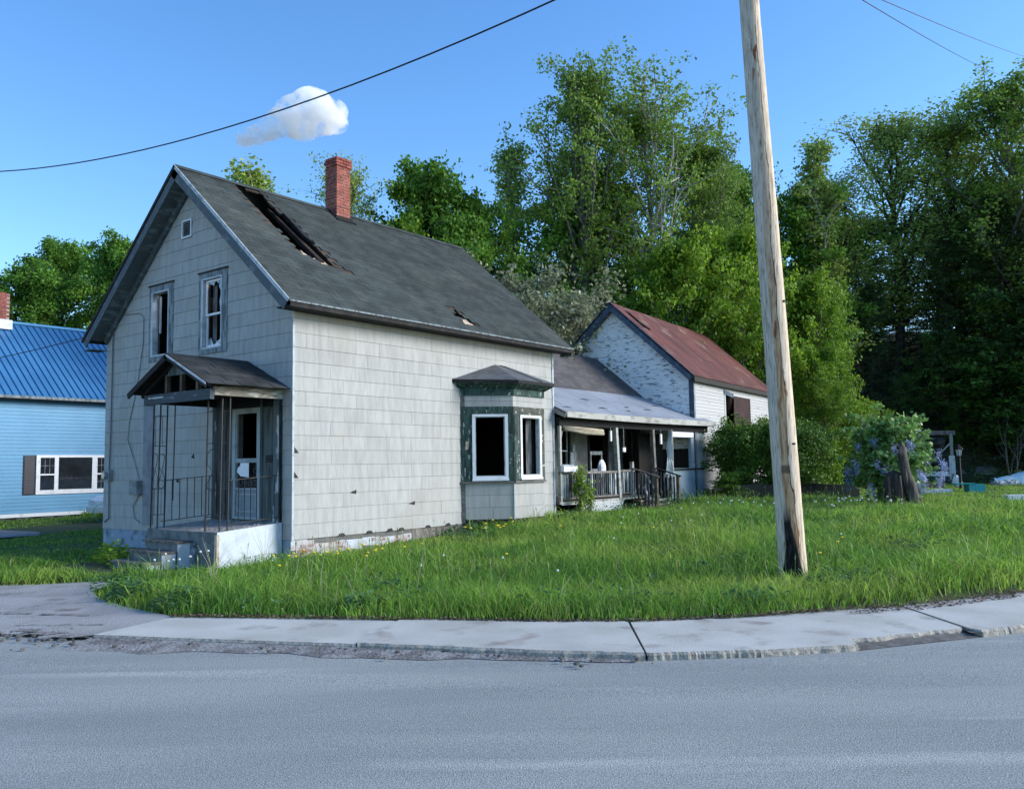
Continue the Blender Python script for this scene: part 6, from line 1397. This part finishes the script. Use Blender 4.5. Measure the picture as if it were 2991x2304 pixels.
# low growth on the shaded slope
rs = np.random.RandomState(21); n_ = 26000; q_ = rs.uniform(-14, 22, n_); d_ = rs.uniform(-1.2, 14, n_); x_ = 32+.793*d_+.61*q_; y_ = 4+.61*d_-.793*q_
cl_ = (np.sin(x_*1.3)*np.sin(y_*1.1+x_*.5) > -.15); x_, y_ = x_[cl_], y_[cl_]
C_ = np.stack([x_, y_, gz(x_, y_)+rs.rand(len(x_))**2*.7], 1); V, F = leaf_quads(C_, .085, rs, .5)
tag(link(bpy.data.objects.new('slope_undergrowth', np_mesh('slope_undergrowth', V, F, 'leaf_dark'))), 'dark low undergrowth covering the wooded slope', 'undergrowth', kind='stuff')
# dandelions
def flower(kind, h):
    b = MB().tube([(0, 0, 0), (.01, 0, h*.6), (.0, .01, h)], .003, 4); b.cur = 1
    if kind == 'yellow': b.ball((0, .01, h), .027, 8, 4, (1, 1, .5))
    else: b.ball((0, .01, h), .017, 8, 5)
    me = bpy.data.meshes.new('dandelion'); me.from_pydata(b.v, [], b.f); setmat(me, ['stem', kind]); me.polygons.foreach_set('material_index', b.mi); return me
FM = {('yellow', i): flower('yellow', .30+.05*i) for i in range(3)}; FM.update({('seed', i): flower('seed', .30+.05*i) for i in range(3)})
def dande(kind, x, y, s=1.):
    if not bool(free(np.array([x]), np.array([y]))[0]): return
    o = bpy.data.objects.new('dandelion', FM[(kind, random.randrange(3))]); link(o, None, (x, y, zg(x, y))); o.scale = (s, s, 1)
    near = 'near the porch corner of the house' if x < 1.5 else ('by the bay window' if x < 6 else 'in the far part of the yard')
    tag(o, ('yellow dandelion in the grass ' if kind == 'yellow' else 'white dandelion clock in the grass ')+near, 'dandelion', ('yellow dandelions ' if kind == 'yellow' else 'white dandelion clocks ')+near)
for i in range(30): dande('yellow', random.gauss(-.6, .75), random.gauss(-1.9, .35), 1.)
for i in range(12): dande('yellow', random.gauss(3.7, .45), random.gauss(-1.55, .2), 1.2)
for i in range(10): dande('yellow', random.uniform(0, 12), random.uniform(-9, -3), 1.)
for i in range(16): dande('seed', random.uniform(-2, 10), random.uniform(-8.5, -2))
for i in range(34): dande('seed', random.gauss(12.2, 1.4), random.gauss(-6.4, .5), 1.5)
for i in range(14): dande('seed', random.gauss(9.6, .7), random.gauss(-4.4, .6), 1.3)
for i in range(8): dande('seed', random.gauss(-2.4, .25), random.gauss(-.3, .25), 1.2)
# broad-leaved weeds along the edge
def weed(x, y, r, h, n, lab, grp=None, mm='weed'):
    rs = np.random.RandomState(int(abs(x*97+y*31)*10)); C = []
    for i in range(n):
        a = rs.rand()*6.28; q = r*math.sqrt(rs.rand()); C.append((x+q*math.cos(a), y+q*math.sin(a), zg(x, y)+.03+h*rs.rand()*(1-(q/r)**2*.7)))
    V, F = leaf_quads(np.array(C), .042, rs, .55, .7); org = np.array([x, y, zg(x, y)])
    tag(link(bpy.data.objects.new('weed_clump', np_mesh('weed_clump', V-org, F, mm)), None, tuple(org)), lab, 'weed', grp)
weed(-3.85, -1.75, .34, .22, 260, 'leafy weed clump at the corner where the lawn meets the broken driveway')
weed(-3.95, -3.0, .36, .24, 280, 'leafy weed clump by the left end of the first pavement slab')
weed(-2.75, -4.9, .32, .2, 220, 'leafy weed clump at the grass edge in front of the porch steps')
weed(-4.5, 1.9, .34, .24, 220, 'leafy weed clump at the left edge of the photo')
weed(-1.9, 2.55, .35, .42, 300, 'yellow green tuft of broad blades beside the porch steps', mm='leaf_lime')
weed(4.2, -.45, .5, .3, 300, 'dark leafy weeds growing against the foot of the bay window')
weed(6.5, -1.4, .6, .35, 340, 'dark leafy weeds growing in front of the bay window')
weed(12.3, -1.5, .5, .45, 260, 'leafy weeds beside the veranda stairs')
b = MB()
for (x, y, h, l) in ((-2.6, -3.9, .62, .1), (-2.5, -3.6, .5, .05), (-1.9, -4.9, .7, .2), (-2.6, -4.6, .42, -.2), (-1.7, -6.9, .4, .25), (-1.2, -3.2, .5, .1), (-2.2, -2.9, .7, .15), (-1.6, -5.9, .35, .2)):
    z = zg(x, y); b = MB().tube([(x, y, z), (x+l*.3, y-l*.2, z+h*.6), (x+l*.6, y-l*.5, z+h)], [.006, .005, .002], 4); tag(b.build('dry_stalk', 'grass_dry', origin=(x, y, z)), 'dry pale stalk standing in the front grass', 'stalk', 'dry stalks in the front grass')
for (x, y) in ((-2.6, -1.6), (-1.0, -.6), (.2, -.9)):
    z = zg(x, y); b = MB()
    for k in range(7): a = k*.9; b.tube([(x, y, z), (x+.08*math.cos(a), y+.08*math.sin(a), z+.35), (x+.22*math.cos(a), y+.22*math.sin(a), z+.6+.05*(k % 3))], [.004, .003, .0015], 3)
    tag(b.build('dry_weed', 'grass_dry', origin=(x, y, z)), 'thin dry branching weed in front of the porch slab', 'weed', 'dry branching weeds before the porch')
